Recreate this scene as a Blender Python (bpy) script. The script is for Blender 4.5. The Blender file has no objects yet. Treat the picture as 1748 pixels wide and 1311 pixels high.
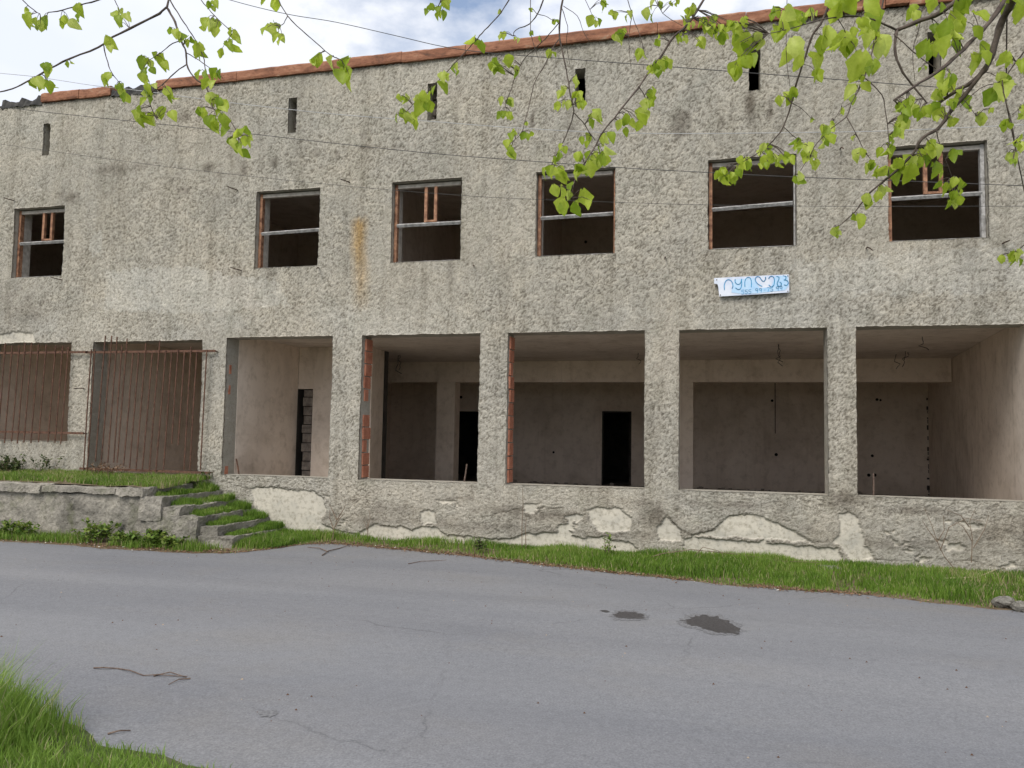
import bpy, math, random
import numpy as np
from mathutils import Vector, Matrix

random.seed(7)
RNG = np.random.default_rng(7)
S = bpy.context.scene
COL = S.collection

# ------------------------------------------------------------------ camera
YAW, PITCH, ROLL, FPX = math.radians(-14.5934), math.radians(3.64564), math.radians(0.96601), 1313.0
CAMZ = 2.0
_f = Vector((math.sin(YAW)*math.cos(PITCH), math.cos(YAW)*math.cos(PITCH), math.sin(PITCH)))
_r = Vector((math.cos(YAW), -math.sin(YAW), 0))
_u = _r.cross(_f)
_r, _u = math.cos(ROLL)*_r + math.sin(ROLL)*_u, -math.sin(ROLL)*_r + math.cos(ROLL)*_u
cam_d = bpy.data.cameras.new('camera')
cam = bpy.data.objects.new('camera', cam_d)
COL.objects.link(cam)
cam_d.sensor_width = 36.0
cam_d.lens = FPX/1748*36
cam_d.clip_start = 0.05
cam_d.clip_end = 2000
M = Matrix.Identity(4)
for i in range(3):
    M[i][0], M[i][1], M[i][2] = _r[i], _u[i], -_f[i]
M[2][3] = CAMZ
cam.matrix_world = M
S.camera = cam

# ------------------------------------------------------------------ sky, sun, exposure
SUN_EL, SUN_AZ = math.radians(46), math.radians(196)      # azimuth clockwise from +Y
world = bpy.data.worlds.new('World')
S.world = world
world.use_nodes = True
wt = world.node_tree
wn, wl = wt.nodes, wt.links
bg = wn['Background']
bg.inputs['Strength'].default_value = 0.10
sky = wn.new('ShaderNodeTexSky')
sky.sky_type = 'NISHITA'
sky.sun_disc = False
sky.sun_elevation = SUN_EL
sky.sun_rotation = SUN_AZ
sky.air_density = 1.0
sky.dust_density = 1.5
tc = wn.new('ShaderNodeTexCoord')
mp = wn.new('ShaderNodeMapping')
mp.inputs['Scale'].default_value = (1.0, 1.0, 1.9)
mp.inputs['Location'].default_value = (0.35, 0.1, 0.0)
wl.new(tc.outputs['Generated'], mp.inputs['Vector'])
nz = wn.new('ShaderNodeTexNoise')
nz.inputs['Scale'].default_value = 3.1
nz.inputs['Detail'].default_value = 8
nz.inputs['Roughness'].default_value = 0.56
wl.new(mp.outputs['Vector'], nz.inputs['Vector'])
cr = wn.new('ShaderNodeValToRGB')
cr.color_ramp.elements[0].position = 0.34
cr.color_ramp.elements[0].color = (0.12, 0.12, 0.12, 1)
cr.color_ramp.elements[1].position = 0.47
cr.color_ramp.elements[1].color = (1, 1, 1, 1)
wl.new(nz.outputs['Fac'], cr.inputs['Fac'])
nz2 = wn.new('ShaderNodeTexNoise')
nz2.inputs['Scale'].default_value = 5.0
nz2.inputs['Detail'].default_value = 6
wl.new(mp.outputs['Vector'], nz2.inputs['Vector'])
cr2 = wn.new('ShaderNodeValToRGB')
cr2.color_ramp.elements[0].position = 0.35
cr2.color_ramp.elements[0].color = (4.7, 5.0, 5.7, 1)
cr2.color_ramp.elements[1].position = 0.62
cr2.color_ramp.elements[1].color = (5.25, 5.4, 5.75, 1)
wl.new(nz2.outputs['Fac'], cr2.inputs['Fac'])
mx = wn.new('ShaderNodeMixRGB')
wl.new(cr.outputs['Color'], mx.inputs['Fac'])
wl.new(sky.outputs['Color'], mx.inputs['Color1'])
wl.new(cr2.outputs['Color'], mx.inputs['Color2'])
wl.new(mx.outputs['Color'], bg.inputs['Color'])

sun_d = bpy.data.lights.new('sun', 'SUN')
sun_d.energy = 1.5
sun_d.angle = math.radians(32)
sun_d.color = (1.0, 0.95, 0.87)
sun = bpy.data.objects.new('sun', sun_d)
COL.objects.link(sun)
sd = Vector((math.sin(SUN_AZ)*math.cos(SUN_EL), math.cos(SUN_AZ)*math.cos(SUN_EL), math.sin(SUN_EL)))
sun.location = sd*60
sun.rotation_euler = (-sd).to_track_quat('-Z', 'Y').to_euler()
S.view_settings.view_transform = 'Standard'
S.view_settings.look = 'None'
S.view_settings.gamma = 1
S.view_settings.use_curve_mapping = False
S.view_settings.exposure = 0.92
S.cycles.max_bounces = 12
S.cycles.diffuse_bounces = 8

# ------------------------------------------------------------------ helpers
def ray(x, y):
    return _f + _r*((x-874)/FPX) - _u*((y-655.5)/FPX)
def onY(x, y, Y):
    d = ray(x, y); return Vector((0, 0, CAMZ)) + d*(Y/d.y)
def onZ(x, y, Z):
    d = ray(x, y); return Vector((0, 0, CAMZ)) + d*((Z-CAMZ)/d.z)
def atdepth(x, y, t):
    return Vector((0, 0, CAMZ)) + ray(x, y)*t

def _hash(ix, iy, seed):
    h = (ix.astype(np.int64)*374761393 + iy.astype(np.int64)*668265263 + seed*1442695041) & 0xffffffff
    h = ((h ^ (h >> 13))*1274126177) & 0xffffffff
    h = (h ^ (h >> 16))
    return (h & 0xffff)/65535.0
def vnoise(x, y, seed=0):
    x = np.asarray(x, float); y = np.asarray(y, float)
    ix, iy = np.floor(x), np.floor(y)
    fx, fy = x-ix, y-iy
    fx = fx*fx*(3-2*fx); fy = fy*fy*(3-2*fy)
    a = _hash(ix, iy, seed); b = _hash(ix+1, iy, seed)
    c = _hash(ix, iy+1, seed); d = _hash(ix+1, iy+1, seed)
    return (a*(1-fx)+b*fx)*(1-fy) + (c*(1-fx)+d*fx)*fy
def fbm(x, y, seed=0, oct=4, g=0.5):
    s = 0; a = 1; t = 0
    for o in range(oct):
        s = s + a*vnoise(np.asarray(x)*2**o+17.3*o, np.asarray(y)*2**o-9.1*o, seed+o); t += a; a *= g
    return s/t

def setp(o, label=None, cat=None, group=None, kind=None):
    if label: o['label'] = label
    if cat: o['category'] = cat
    if group: o['group'] = group
    if kind: o['kind'] = kind
    return o
def empty(name, loc, label, cat, group=None, parent=None):
    o = bpy.data.objects.new(name, None); COL.objects.link(o); o.location = loc
    o.empty_display_size = 0.1
    return setp(o, label, cat, group)
def link(name, me, parent=None, loc=None):
    o = bpy.data.objects.new(name, me); COL.objects.link(o)
    if loc is not None: o.location = loc
    if parent is not None:
        o.parent = parent
    return o
WORLD_OF = {}
def child(o, parent, ploc):
    """parent with the part's vertices given in world coordinates"""
    o.parent = parent
    o.matrix_parent_inverse = Matrix.Translation(-Vector(ploc))
    return o

class MB:
    def __init__(s): s.v = []; s.f = []
    def quad(s, a, b, c, d):
        n = len(s.v); s.v += [tuple(a), tuple(b), tuple(c), tuple(d)]; s.f.append((n, n+1, n+2, n+3)); return s
    def box(s, x0, x1, y0, y1, z0, z1, skew=None):
        n = len(s.v)
        for z in (z0, z1):
            for (x, y) in ((x0, y0), (x1, y0), (x1, y1), (x0, y1)):
                s.v.append((x, y, z))
        for q in ((3,2,1,0), (4,5,6,7), (0,1,5,4), (1,2,6,5), (2,3,7,6), (3,0,4,7)):
            s.f.append(tuple(n+i for i in q))
        return s
    def prism(s, poly, z0, z1):
        """vertical prism over an xy polygon (counter-clockwise)"""
        n = len(s.v); k = len(poly)
        s.v += [(p[0], p[1], z0) for p in poly] + [(p[0], p[1], z1) for p in poly]
        s.f.append(tuple(n+i for i in reversed(range(k)))); s.f.append(tuple(n+k+i for i in range(k)))
        for i in range(k):
            j = (i+1) % k
            s.f.append((n+i, n+j, n+k+j, n+k+i))
        return s
    def tube(s, pts, rad, seg=6, cap=True):
        pts = [Vector(p) for p in pts]
        if not hasattr(rad, '__len__'): rad = [rad]*len(pts)
        n0 = len(s.v)
        up = Vector((0.31, 0.17, 0.93))
        for i, p in enumerate(pts):
            a = pts[max(0, i-1)]; b = pts[min(len(pts)-1, i+1)]
            t = (b-a)
            t = t.normalized() if t.length > 1e-9 else Vector((0, 0, 1))
            e = t.cross(up)
            if e.length < 0.05: e = t.cross(Vector((1, 0.2, 0)))
            e.normalize(); g = t.cross(e)
            for k in range(seg):
                an = 2*math.pi*k/seg
                s.v.append(tuple(p + (e*math.cos(an)+g*math.sin(an))*rad[i]))
        for i in range(len(pts)-1):
            for k in range(seg):
                a = n0+i*seg+k; b = n0+i*seg+(k+1) % seg
                s.f.append((a, b, b+seg, a+seg))
        if cap:
            s.f.append(tuple(n0+k for k in reversed(range(seg))))
            m = n0+(len(pts)-1)*seg
            s.f.append(tuple(m+k for k in range(seg)))
        return s
    def mesh(s, name, mat, smooth=False):
        me = bpy.data.meshes.new(name)
        me.from_pydata(s.v, [], s.f); me.update()
        if mat: me.materials.append(mat)
        if smooth: me.polygons.foreach_set('use_smooth', [True]*len(me.polygons))
        return me
    def build(s, name, mat, parent=None, ploc=(0, 0, 0), smooth=False):
        o = link(name, s.mesh(name, mat, smooth))
        if parent is not None: child(o, parent, ploc)
        return o

def np_mesh(name, V, F, mat, attrs=None, smooth=False):
    """V (n,3); F list of (k-gon index arrays)"""
    me = bpy.data.meshes.new(name)
    tot = sum(f.shape[0] for f in F); loops = sum(f.size for f in F)
    me.vertices.add(len(V)); me.vertices.foreach_set('co', np.ascontiguousarray(V, np.float32).ravel())
    me.loops.add(loops); me.loops.foreach_set('vertex_index', np.concatenate([f.ravel() for f in F]).astype(np.int32))
    me.polygons.add(tot)
    ls = []; c = 0
    for f in F:
        ls.append(c+np.arange(f.shape[0])*f.shape[1]); c += f.size
    me.polygons.foreach_set('loop_start', np.concatenate(ls).astype(np.int32))
    if attrs:
        for k, a in attrs.items():
            if a.ndim == 2:
                at = me.attributes.new(k, 'FLOAT_COLOR', 'POINT'); at.data.foreach_set('color', a.astype(np.float32).ravel())
            else:
                at = me.attributes.new(k, 'FLOAT', 'POINT'); at.data.foreach_set('value', a.astype(np.float32))
    me.update(calc_edges=True)
    me.validate()
    if smooth: me.polygons.foreach_set('use_smooth', np.ones(len(me.polygons), bool))
    if mat: me.materials.append(mat)
    return me

# ------------------------------------------------------------------ materials
class NT:
    def __init__(s, name, rough=0.85, spec=0.3):
        s.m = bpy.data.materials.new(name); s.m.use_nodes = True
        s.t = s.m.node_tree; s.b = s.t.nodes['Principled BSDF']
        s.b.inputs['Roughness'].default_value = rough
        s.b.inputs['Specular IOR Level'].default_value = spec
        s.tc = None
    def n(s, t, **kw):
        x = s.t.nodes.new(t)
        for k, v in kw.items(): setattr(x, k, v)
        return x
    def l(s, a, b): s.t.links.new(a, b)
    def coord(s, scale=(1, 1, 1)):
        g = s.n('ShaderNodeNewGeometry'); m = s.n('ShaderNodeMapping')
        m.inputs['Scale'].default_value = scale
        s.l(g.outputs['Position'], m.inputs['Vector']); return m.outputs['Vector']
    def objcoord(s, scale=(1, 1, 1)):
        g = s.n('ShaderNodeTexCoord'); m = s.n('ShaderNodeMapping')
        m.inputs['Scale'].default_value = scale
        s.l(g.outputs['Object'], m.inputs['Vector']); return m.outputs['Vector']
    def noise(s, scale, detail=4, rough=0.55, vec=None, dist=0):
        x = s.n('ShaderNodeTexNoise'); x.inputs['Scale'].default_value = scale
        x.inputs['Detail'].default_value = detail; x.inputs['Roughness'].default_value = rough
        x.inputs['Distortion'].default_value = dist
        s.l(vec if vec is not None else s.coord(), x.inputs['Vector']); return x.outputs['Fac']
    def ramp(s, fac, stops):
        x = s.n('ShaderNodeValToRGB'); e = x.color_ramp.elements
        while len(e) < len(stops): e.new(0.5)
        for i, (p, c) in enumerate(stops):
            e[i].position = p; e[i].color = (c[0], c[1], c[2], 1) if hasattr(c, '__len__') else (c, c, c, 1)
        s.l(fac, x.inputs['Fac']); return x.outputs['Color']
    def mix(s, fac, a, b, mode='MIX'):
        x = s.n('ShaderNodeMixRGB', blend_type=mode)
        for v, i in ((fac, 'Fac'), (a, 'Color1'), (b, 'Color2')):
            if hasattr(v, 'is_linked'): s.l(v, x.inputs[i])
            elif hasattr(v, '__len__'): x.inputs[i].default_value = (*v, 1)
            else: x.inputs[i].default_value = v if i == 'Fac' else (v, v, v, 1)
        return x.outputs['Color']
    def attr(s, name):
        x = s.n('ShaderNodeAttribute'); x.attribute_name = name; return x
    def math(s, op, a, b=None, clamp=False):
        x = s.n('ShaderNodeMath', operation=op); x.use_clamp = clamp
        for v, i in ((a, 0), (b, 1)):
            if v is None: continue
            if hasattr(v, 'is_linked'): s.l(v, x.inputs[i])
            else: x.inputs[i].default_value = v
        return x.outputs[0]
    def bump(s, h, strength=0.5, dist=0.01):
        x = s.n('ShaderNodeBump'); x.inputs['Strength'].default_value = strength; x.inputs['Distance'].default_value = dist
        s.l(h, x.inputs['Height']); s.l(x.outputs['Normal'], s.b.inputs['Normal'])
    def color(s, c):
        if hasattr(c, 'is_linked'): s.l(c, s.b.inputs['Base Color'])
        else: s.b.inputs['Base Color'].default_value = (*c, 1)
        return s

def simple(name, c1, c2, scale=6, rough=0.85, bump=0.3, bd=0.004, detail=6, spec=0.3, lo=0.35, hi=0.65, obj=False):
    t = NT(name, rough, spec)
    v = t.objcoord() if obj else t.coord()
    f = t.noise(scale, detail, 0.6, v)
    t.color(t.ramp(f, [(lo, c1), (hi, c2)]))
    if bump: t.bump(t.noise(scale*5, 5, 0.6, v), bump, bd)
    return t.m

def mat_roughcast():
    t = NT('roughcast', 0.95, 0.15)
    a = t.attr('mask'); sep = t.n('ShaderNodeSeparateColor'); t.l(a.outputs['Color'], sep.inputs['Color'])
    bare, rust, dark = sep.outputs[0], sep.outputs[1], sep.outputs[2]
    pale = a.outputs['Alpha']
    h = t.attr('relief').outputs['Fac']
    v = t.coord()
    big = t.noise(0.55, 6, 0.62, v, 0.6)
    mid = t.noise(2.6, 6, 0.62, v, 0.4)
    ve = t.coord((1.0, 1.0, 1.35))
    fine = t.noise(52, 5, 0.70, ve, 0.6)
    vf = t.noise(64, 3, 0.65, t.coord((1.0, 1.0, 1.6)), 0.8)
    base = t.ramp(big, [(0.30, (0.392, 0.371, 0.326)), (0.46, (0.438, 0.410, 0.353)), (0.62, (0.470, 0.433, 0.364)), (0.78, (0.443, 0.400, 0.340))])
    tone = t.ramp(mid, [(0.28, (0.84, 0.85, 0.83)), (0.5, (1, 1, 1)), (0.72, (1.09, 1.08, 1.05))])
    c = t.mix(0.9, base, tone, 'MULTIPLY')
    # greenish-grey lichen patches
    li = t.ramp(t.noise(1.5, 7, 0.7, t.coord((0.8, 1, 1.3)), 0.9), [(0.60, 0.0), (0.78, 0.32)])
    c = t.mix(li, c, (0.275, 0.28, 0.235))
    # dirt plus painted crevice shade between the grains, driven by relief height
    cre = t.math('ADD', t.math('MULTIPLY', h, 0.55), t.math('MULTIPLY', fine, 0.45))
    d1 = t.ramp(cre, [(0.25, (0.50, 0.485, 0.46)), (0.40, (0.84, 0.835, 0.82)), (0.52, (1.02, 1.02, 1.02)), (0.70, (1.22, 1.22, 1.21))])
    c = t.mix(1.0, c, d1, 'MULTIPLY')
    sp = t.ramp(vf, [(0.33, (0.42, 0.40, 0.38)), (0.45, (0.97, 0.97, 0.97)), (0.66, (1.18, 1.18, 1.17))])
    c = t.mix(0.9, c, sp, 'MULTIPLY')
    # rain streaks
    stk = t.ramp(t.noise(1.0, 5, 0.6, t.coord((3.2, 1, 0.22)), 0.3), [(0.50, (1, 1, 1)), (0.66, (0.74, 0.73, 0.71))])
    c = t.mix(0.8, c, stk, 'MULTIPLY')
    c = t.mix(t.math('MULTIPLY', pale, 0.7), c, t.mix(1.0, c, (1.22, 1.26, 1.32), 'MULTIPLY'))
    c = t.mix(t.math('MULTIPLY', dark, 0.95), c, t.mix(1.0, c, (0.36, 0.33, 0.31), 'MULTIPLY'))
    c = t.mix(t.math('MULTIPLY', rust, 0.9), c, t.mix(1.0, c, (1.02, 0.72, 0.36), 'MULTIPLY'))
    # bare smooth render where the roughcast has fallen off
    bcol = t.ramp(t.noise(3.2, 7, 0.65, v, 0.5), [(0.28, (0.40, 0.38, 0.33)), (0.45, (0.52, 0.485, 0.41)), (0.7, (0.60, 0.555, 0.465))])
    bst = t.ramp(t.noise(16, 6, 0.7, v), [(0.34, (0.58, 0.565, 0.53)), (0.52, (1, 1, 1))])
    bcol = t.mix(0.9, bcol, bst, 'MULTIPLY')
    bcol = t.mix(t.math('MULTIPLY', dark, 0.5), bcol, (0.2, 0.2, 0.18))
    c = t.mix(bare, c, bcol)
    t.color(c)
    rs = t.math('SUBTRACT', 1.0, t.math('MULTIPLY', bare, 0.88))
    t.bump(t.math('MULTIPLY', t.math('ADD', fine, t.math('MULTIPLY', vf, 0.5)), rs), 1.0, 0.022)
    return t.m
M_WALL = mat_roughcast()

def mat_plaster(name, c1, c2, c3):
    t = NT(name, 0.9, 0.2)
    v = t.coord()
    f = t.noise(0.9, 6, 0.6, v, 0.5)
    c = t.ramp(f, [(0.3, c1), (0.5, c2), (0.7, c3)])
    st = t.ramp(t.noise(5, 7, 0.7, v), [(0.3, (0.72, 0.7, 0.67)), (0.5, (1, 1, 1))])
    c = t.mix(0.8, c, st, 'MULTIPLY')
    ws = t.ramp(t.noise(0.7, 8, 0.68, t.coord((1, 1, 0.7)), 1.2), [(0.50, (1, 1, 1)), (0.60, (0.74, 0.71, 0.67)), (0.75, (0.60, 0.56, 0.52))])
    c = t.mix(0.4, c, ws, 'MULTIPLY')
    sk = t.ramp(t.noise(1.0, 5, 0.6, t.coord((5, 5, 0.35)), 0.2), [(0.55, (1, 1, 1)), (0.70, (0.72, 0.69, 0.66))])
    c = t.mix(0.4, c, sk, 'MULTIPLY')
    t.color(c); t.bump(t.noise(25, 5, 0.6, v), 0.4, 0.004)
    return t.m
M_PLAS = mat_plaster('interior_plaster', (0.64, 0.545, 0.455), (0.77, 0.665, 0.56), (0.82, 0.715, 0.61))
M_CEIL = mat_plaster('ceiling_plaster', (0.56, 0.495, 0.43), (0.66, 0.59, 0.515), (0.71, 0.64, 0.56))
M_UPPER = mat_plaster('upper_room_plaster', (0.70, 0.62, 0.56), (0.78, 0.70, 0.635), (0.82, 0.74, 0.68))
M_FLOOR = simple('dusty_floor', (0.26, 0.22, 0.185), (0.42, 0.365, 0.31), 2.5, 0.95, 0.6, 0.01)
M_DARK = simple('unlit_masonry', (0.05, 0.045, 0.04), (0.09, 0.08, 0.07), 3, 0.95, 0.5, 0.01)  # near-black colour; on the passage walls it paints in the missing light
M_ROOF = simple('roof_felt', (0.035, 0.035, 0.035), (0.09, 0.085, 0.08), 8, 0.95, 0.7, 0.01)

def mat_coping():
    t = NT('rusty_coping', 0.75, 0.3)
    v = t.coord((0.6, 1, 1.6))
    c = t.ramp(t.noise(3.5, 7, 0.68, v, 0.6), [(0.28, (0.085, 0.045, 0.030)), (0.44, (0.23, 0.095, 0.052)), (0.58, (0.34, 0.155, 0.088)), (0.70, (0.42, 0.30, 0.21))])
    c = t.mix(0.8, c, t.ramp(t.noise(22, 5, 0.7, v), [(0.3, (0.45, 0.42, 0.4)), (0.5, (1, 1, 1))]), 'MULTIPLY')
    t.color(c); t.bump(t.noise(14, 6, 0.65, v), 0.6, 0.008)
    return t.m
M_COPE = mat_coping()
M_WOOD = simple('worn_brown_paint', (0.13, 0.055, 0.032), (0.40, 0.215, 0.125), 14, 0.7, 0.5, 0.003, obj=False)
M_WOODG = simple('weathered_grey_wood', (0.20, 0.195, 0.185), (0.47, 0.46, 0.45), 16, 0.8, 0.5, 0.003)
M_WOODP = simple('faded_frame_paint', (0.34, 0.30, 0.26), (0.52, 0.48, 0.43), 12, 0.8, 0.4, 0.003)
M_BRICK = simple('hollow_clay_brick', (0.40, 0.15, 0.088), (0.56, 0.25, 0.16), 9, 0.9, 0.5, 0.004)
M_BLOCK = simple('grey_block', (0.13, 0.11, 0.095), (0.27, 0.235, 0.20), 9, 0.95, 0.7, 0.008)
M_IRON = simple('rusty_iron', (0.065, 0.034, 0.024), (0.165, 0.085, 0.055), 18, 0.85, 0.5, 0.002)
M_REBAR = simple('dark_rebar', (0.035, 0.025, 0.02), (0.10, 0.06, 0.04), 18, 0.85, 0.4, 0.002)
M_WIRE = simple('cable_sheath', (0.045, 0.045, 0.045), (0.09, 0.09, 0.09), 8, 0.7, 0, 0)
M_WIREL = simple('bare_aluminium_cable', (0.38, 0.38, 0.38), (0.52, 0.52, 0.52), 8, 0.5, 0, 0)
M_HOLE = simple('black_hole', (0.012, 0.011, 0.010), (0.02, 0.018, 0.016), 8, 0.95, 0, 0)
M_STONE = simple('grey_stone', (0.14, 0.13, 0.11), (0.33, 0.31, 0.27), 18, 0.95, 1.0, 0.03)

def mat_concrete():
    t = NT('weathered_concrete', 0.95, 0.2)
    v = t.coord()
    c = t.ramp(t.noise(1.6, 7, 0.66, v, 0.8), [(0.30, (0.13, 0.12, 0.10)), (0.42, (0.22, 0.205, 0.175)), (0.55, (0.33, 0.305, 0.26)), (0.72, (0.43, 0.395, 0.33))])
    c = t.mix(0.9, c, t.ramp(t.noise(17, 7, 0.78, v), [(0.34, (0.38, 0.37, 0.35)), (0.45, (0.9, 0.9, 0.9)), (0.65, (1.2, 1.2, 1.2))]), 'MULTIPLY')
    c = t.mix(t.ramp(t.noise(2.4, 6, 0.7, v), [(0.50, 0.0), (0.68, 0.6)]), c, (0.12, 0.13, 0.065))
    t.color(c); t.bump(t.noise(26, 7, 0.72, v), 1.0, 0.03)
    return t.m
M_CONC = mat_concrete()

def mat_asphalt():
    t = NT('worn_asphalt', 0.86, 0.35)
    v = t.coord()
    big = t.noise(0.35, 5, 0.55, t.coord((0.5, 1.2, 1)), 0.5)
    c = t.ramp(big, [(0.3, (0.172, 0.175, 0.188)), (0.5, (0.196, 0.198, 0.208)), (0.7, (0.214, 0.213, 0.219))])
    band = t.noise(1.0, 4, 0.5, t.coord((0.06, 1.1, 1)), 0.4)
    c = t.mix(0.9, c, t.ramp(band, [(0.35, (0.91, 0.91, 0.92)), (0.6, (1.03, 1.03, 1.03))]), 'MULTIPLY')
    warm = t.ramp(t.noise(0.55, 5, 0.6, t.coord((0.7, 1, 1))), [(0.52, 0.0), (0.72, 0.5)])
    c = t.mix(warm, c, (0.208, 0.196, 0.182))
    mot = t.noise(14, 6, 0.75, v)
    c = t.mix(0.5, c, t.ramp(mot, [(0.34, (0.80, 0.80, 0.80)), (0.5, (1, 1, 1)), (0.66, (1.15, 1.15, 1.14))]), 'MULTIPLY')
    g = t.noise(62, 4, 0.8, v)
    c = t.mix(0.85, c, t.ramp(g, [(0.30, (0.62, 0.62, 0.62)), (0.5, (1, 1, 1)), (0.68, (1.34, 1.33, 1.31))]), 'MULTIPLY')
    vo = t.n('ShaderNodeTexVoronoi'); vo.inputs['Scale'].default_value = 22
    t.l(v, vo.inputs['Vector'])
    spk = t.ramp(vo.outputs['Distance'], [(0.07, 1.0), (0.12, 0.0)])
    msk = t.ramp(t.noise(9, 2, 0.5, v), [(0.56, 0.0), (0.6, 0.55)])
    c = t.mix(t.math('MULTIPLY', spk, msk), c, (0.42, 0.41, 0.38))
    ck = t.n('ShaderNodeTexVoronoi'); ck.feature = 'DISTANCE_TO_EDGE'; ck.inputs['Scale'].default_value = 0.42
    wv = t.n('ShaderNodeMixRGB'); wv.inputs['Fac'].default_value = 0.22
    nv = t.n('ShaderNodeTexNoise'); nv.inputs['Scale'].default_value = 2.2; nv.inputs['Detail'].default_value = 8; nv.inputs['Roughness'].default_value = 0.7
    t.l(v, nv.inputs['Vector']); t.l(v, wv.inputs['Color1']); t.l(nv.outputs['Color'], wv.inputs['Color2']); t.l(wv.outputs['Color'], ck.inputs['Vector'])
    ckm = t.math('MULTIPLY', t.ramp(ck.outputs['Distance'], [(0.0, 1.0), (0.0045, 0.0)]), t.ramp(t.noise(0.5, 4, 0.6, v), [(0.50, 0.0), (0.62, 0.7)]))
    c = t.mix(ckm, c, (0.085, 0.085, 0.088))
    t.color(c)
    t.bump(t.math('ADD', g, t.math('MULTIPLY', t.noise(240, 2, 0.5, v), 0.5)), 0.55, 0.006)
    return t.m
M_ROAD = mat_asphalt()
def mat_wet():
    t = NT('wet_asphalt', 0.42, 0.4)
    v = t.coord()
    t.color(t.ramp(t.noise(38, 5, 0.75, v), [(0.34, (0.024, 0.022, 0.024)), (0.66, (0.095, 0.090, 0.092))]))
    t.bump(t.noise(95, 4, 0.7, v), 0.5, 0.004)
    return t.m
M_WET = mat_wet()
M_CRACK = simple('crack_seal', (0.115, 0.115, 0.12), (0.215, 0.213, 0.216), 45, 0.9, 0.3, 0.003)
M_SOIL = simple('verge_soil', (0.10, 0.072, 0.042), (0.20, 0.155, 0.10), 5, 0.98, 0.9, 0.02)
M_TURF = simple('turf_soil', (0.052, 0.075, 0.020), (0.095, 0.105, 0.040), 4, 0.98, 0.9, 0.02)

def mat_leafy(name, stops, trans=0.35, rough=0.55, attr='tint'):
    t = NT(name, rough, 0.3)
    a = t.attr(attr).outputs['Fac']
    c = t.ramp(a, stops)
    t.color(c)
    tr = t.n('ShaderNodeBsdfTranslucent'); t.l(c, tr.inputs['Color'])
    mxn = t.n('ShaderNodeMixShader'); mxn.inputs['Fac'].default_value = trans
    out = t.t.nodes['Material Output']
    t.l(t.b.outputs[0], mxn.inputs[1]); t.l(tr.outputs[0], mxn.inputs[2]); t.l(mxn.outputs[0], out.inputs['Surface'])
    return t.m
M_GRASS = mat_leafy('grass_blades', [(0.0, (0.060, 0.120, 0.016)), (0.40, (0.130, 0.235, 0.026)), (0.75, (0.215, 0.325, 0.050)), (0.92, (0.34, 0.36, 0.12)), (0.99, (0.44, 0.37, 0.22))])
M_GRASSN = mat_leafy('long_grass_blades', [(0.0, (0.10, 0.18, 0.025)), (0.5, (0.19, 0.31, 0.045)), (0.9, (0.30, 0.42, 0.09)), (0.98, (0.45, 0.42, 0.22))])
M_WEED = mat_leafy('weed_leaves', [(0.0, (0.06, 0.12, 0.018)), (0.5, (0.15, 0.24, 0.04)), (1.0, (0.27, 0.33, 0.075))])
M_WEEDD = mat_leafy('dark_weed_leaves', [(0.0, (0.03, 0.055, 0.018)), (0.5, (0.065, 0.10, 0.030)), (1.0, (0.13, 0.17, 0.05))])
M_DRY = simple('dry_stalk', (0.10, 0.065, 0.045), (0.25, 0.19, 0.13), 20, 0.9, 0.3, 0.002)
M_STRAW = simple('straw', (0.36, 0.30, 0.17), (0.58, 0.50, 0.32), 20, 0.9, 0.2, 0.002)
M_BARK = simple('linden_bark', (0.050, 0.036, 0.030), (0.135, 0.105, 0.088), 30, 0.85, 0.6, 0.003)
M_TWIG = simple('fallen_twig', (0.085, 0.055, 0.042), (0.20, 0.15, 0.12), 25, 0.9, 0.5, 0.002)
M_LITTER = mat_leafy('dead_leaf_litter', [(0.0, (0.09, 0.045, 0.025)), (0.5, (0.19, 0.105, 0.06)), (0.9, (0.30, 0.20, 0.12)), (1.0, (0.6, 0.57, 0.5))], 0.1, 0.9)

def mat_lindenleaf():
    t = NT('young_linden_leaf', 0.45, 0.35)
    oi = t.n('ShaderNodeObjectInfo')
    at = t.attr('tint').outputs['Fac']
    k = t.math('FRACT', t.math('ADD', oi.outputs['Random'], at))
    c = t.ramp(k, [(0.0, (0.25, 0.37, 0.03)), (0.4, (0.43, 0.54, 0.05)), (0.75, (0.53, 0.63, 0.085)), (1.0, (0.62, 0.70, 0.17))])
    vein = t.attr('vein').outputs['Fac']
    c = t.mix(t.math('MULTIPLY', vein, 0.45), c, t.mix(1.0, c, (1.25, 1.2, 1.5), 'MULTIPLY'))
    c = t.mix(0.5, c, t.ramp(t.noise(120, 4, 0.6, t.coord()), [(0.35, (0.8, 0.82, 0.7)), (0.65, (1.1, 1.1, 1.1))]), 'MULTIPLY')
    t.color(c)
    tr = t.n('ShaderNodeBsdfTranslucent'); t.l(c, tr.inputs['Color'])
    mxn = t.n('ShaderNodeMixShader'); mxn.inputs['Fac'].default_value = 0.58
    t.l(t.b.outputs[0], mxn.inputs[1]); t.l(tr.outputs[0], mxn.inputs[2])
    t.l(mxn.outputs[0], t.t.nodes['Material Output'].inputs['Surface'])
    return t.m
M_LEAF = mat_lindenleaf()
M_SIGN = simple('sign_board_paint', (0.50, 0.58, 0.74), (0.70, 0.73, 0.80), 5, 0.6, 0.2, 0.002)
M_SIGNT = simple('sign_blue_paint', (0.04, 0.30, 0.60), (0.09, 0.42, 0.70), 12, 0.6, 0, 0)
M_SIGNW = simple('sign_blue_wash', (0.36, 0.58, 0.82), (0.50, 0.66, 0.82), 7, 0.6, 0, 0)

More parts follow.
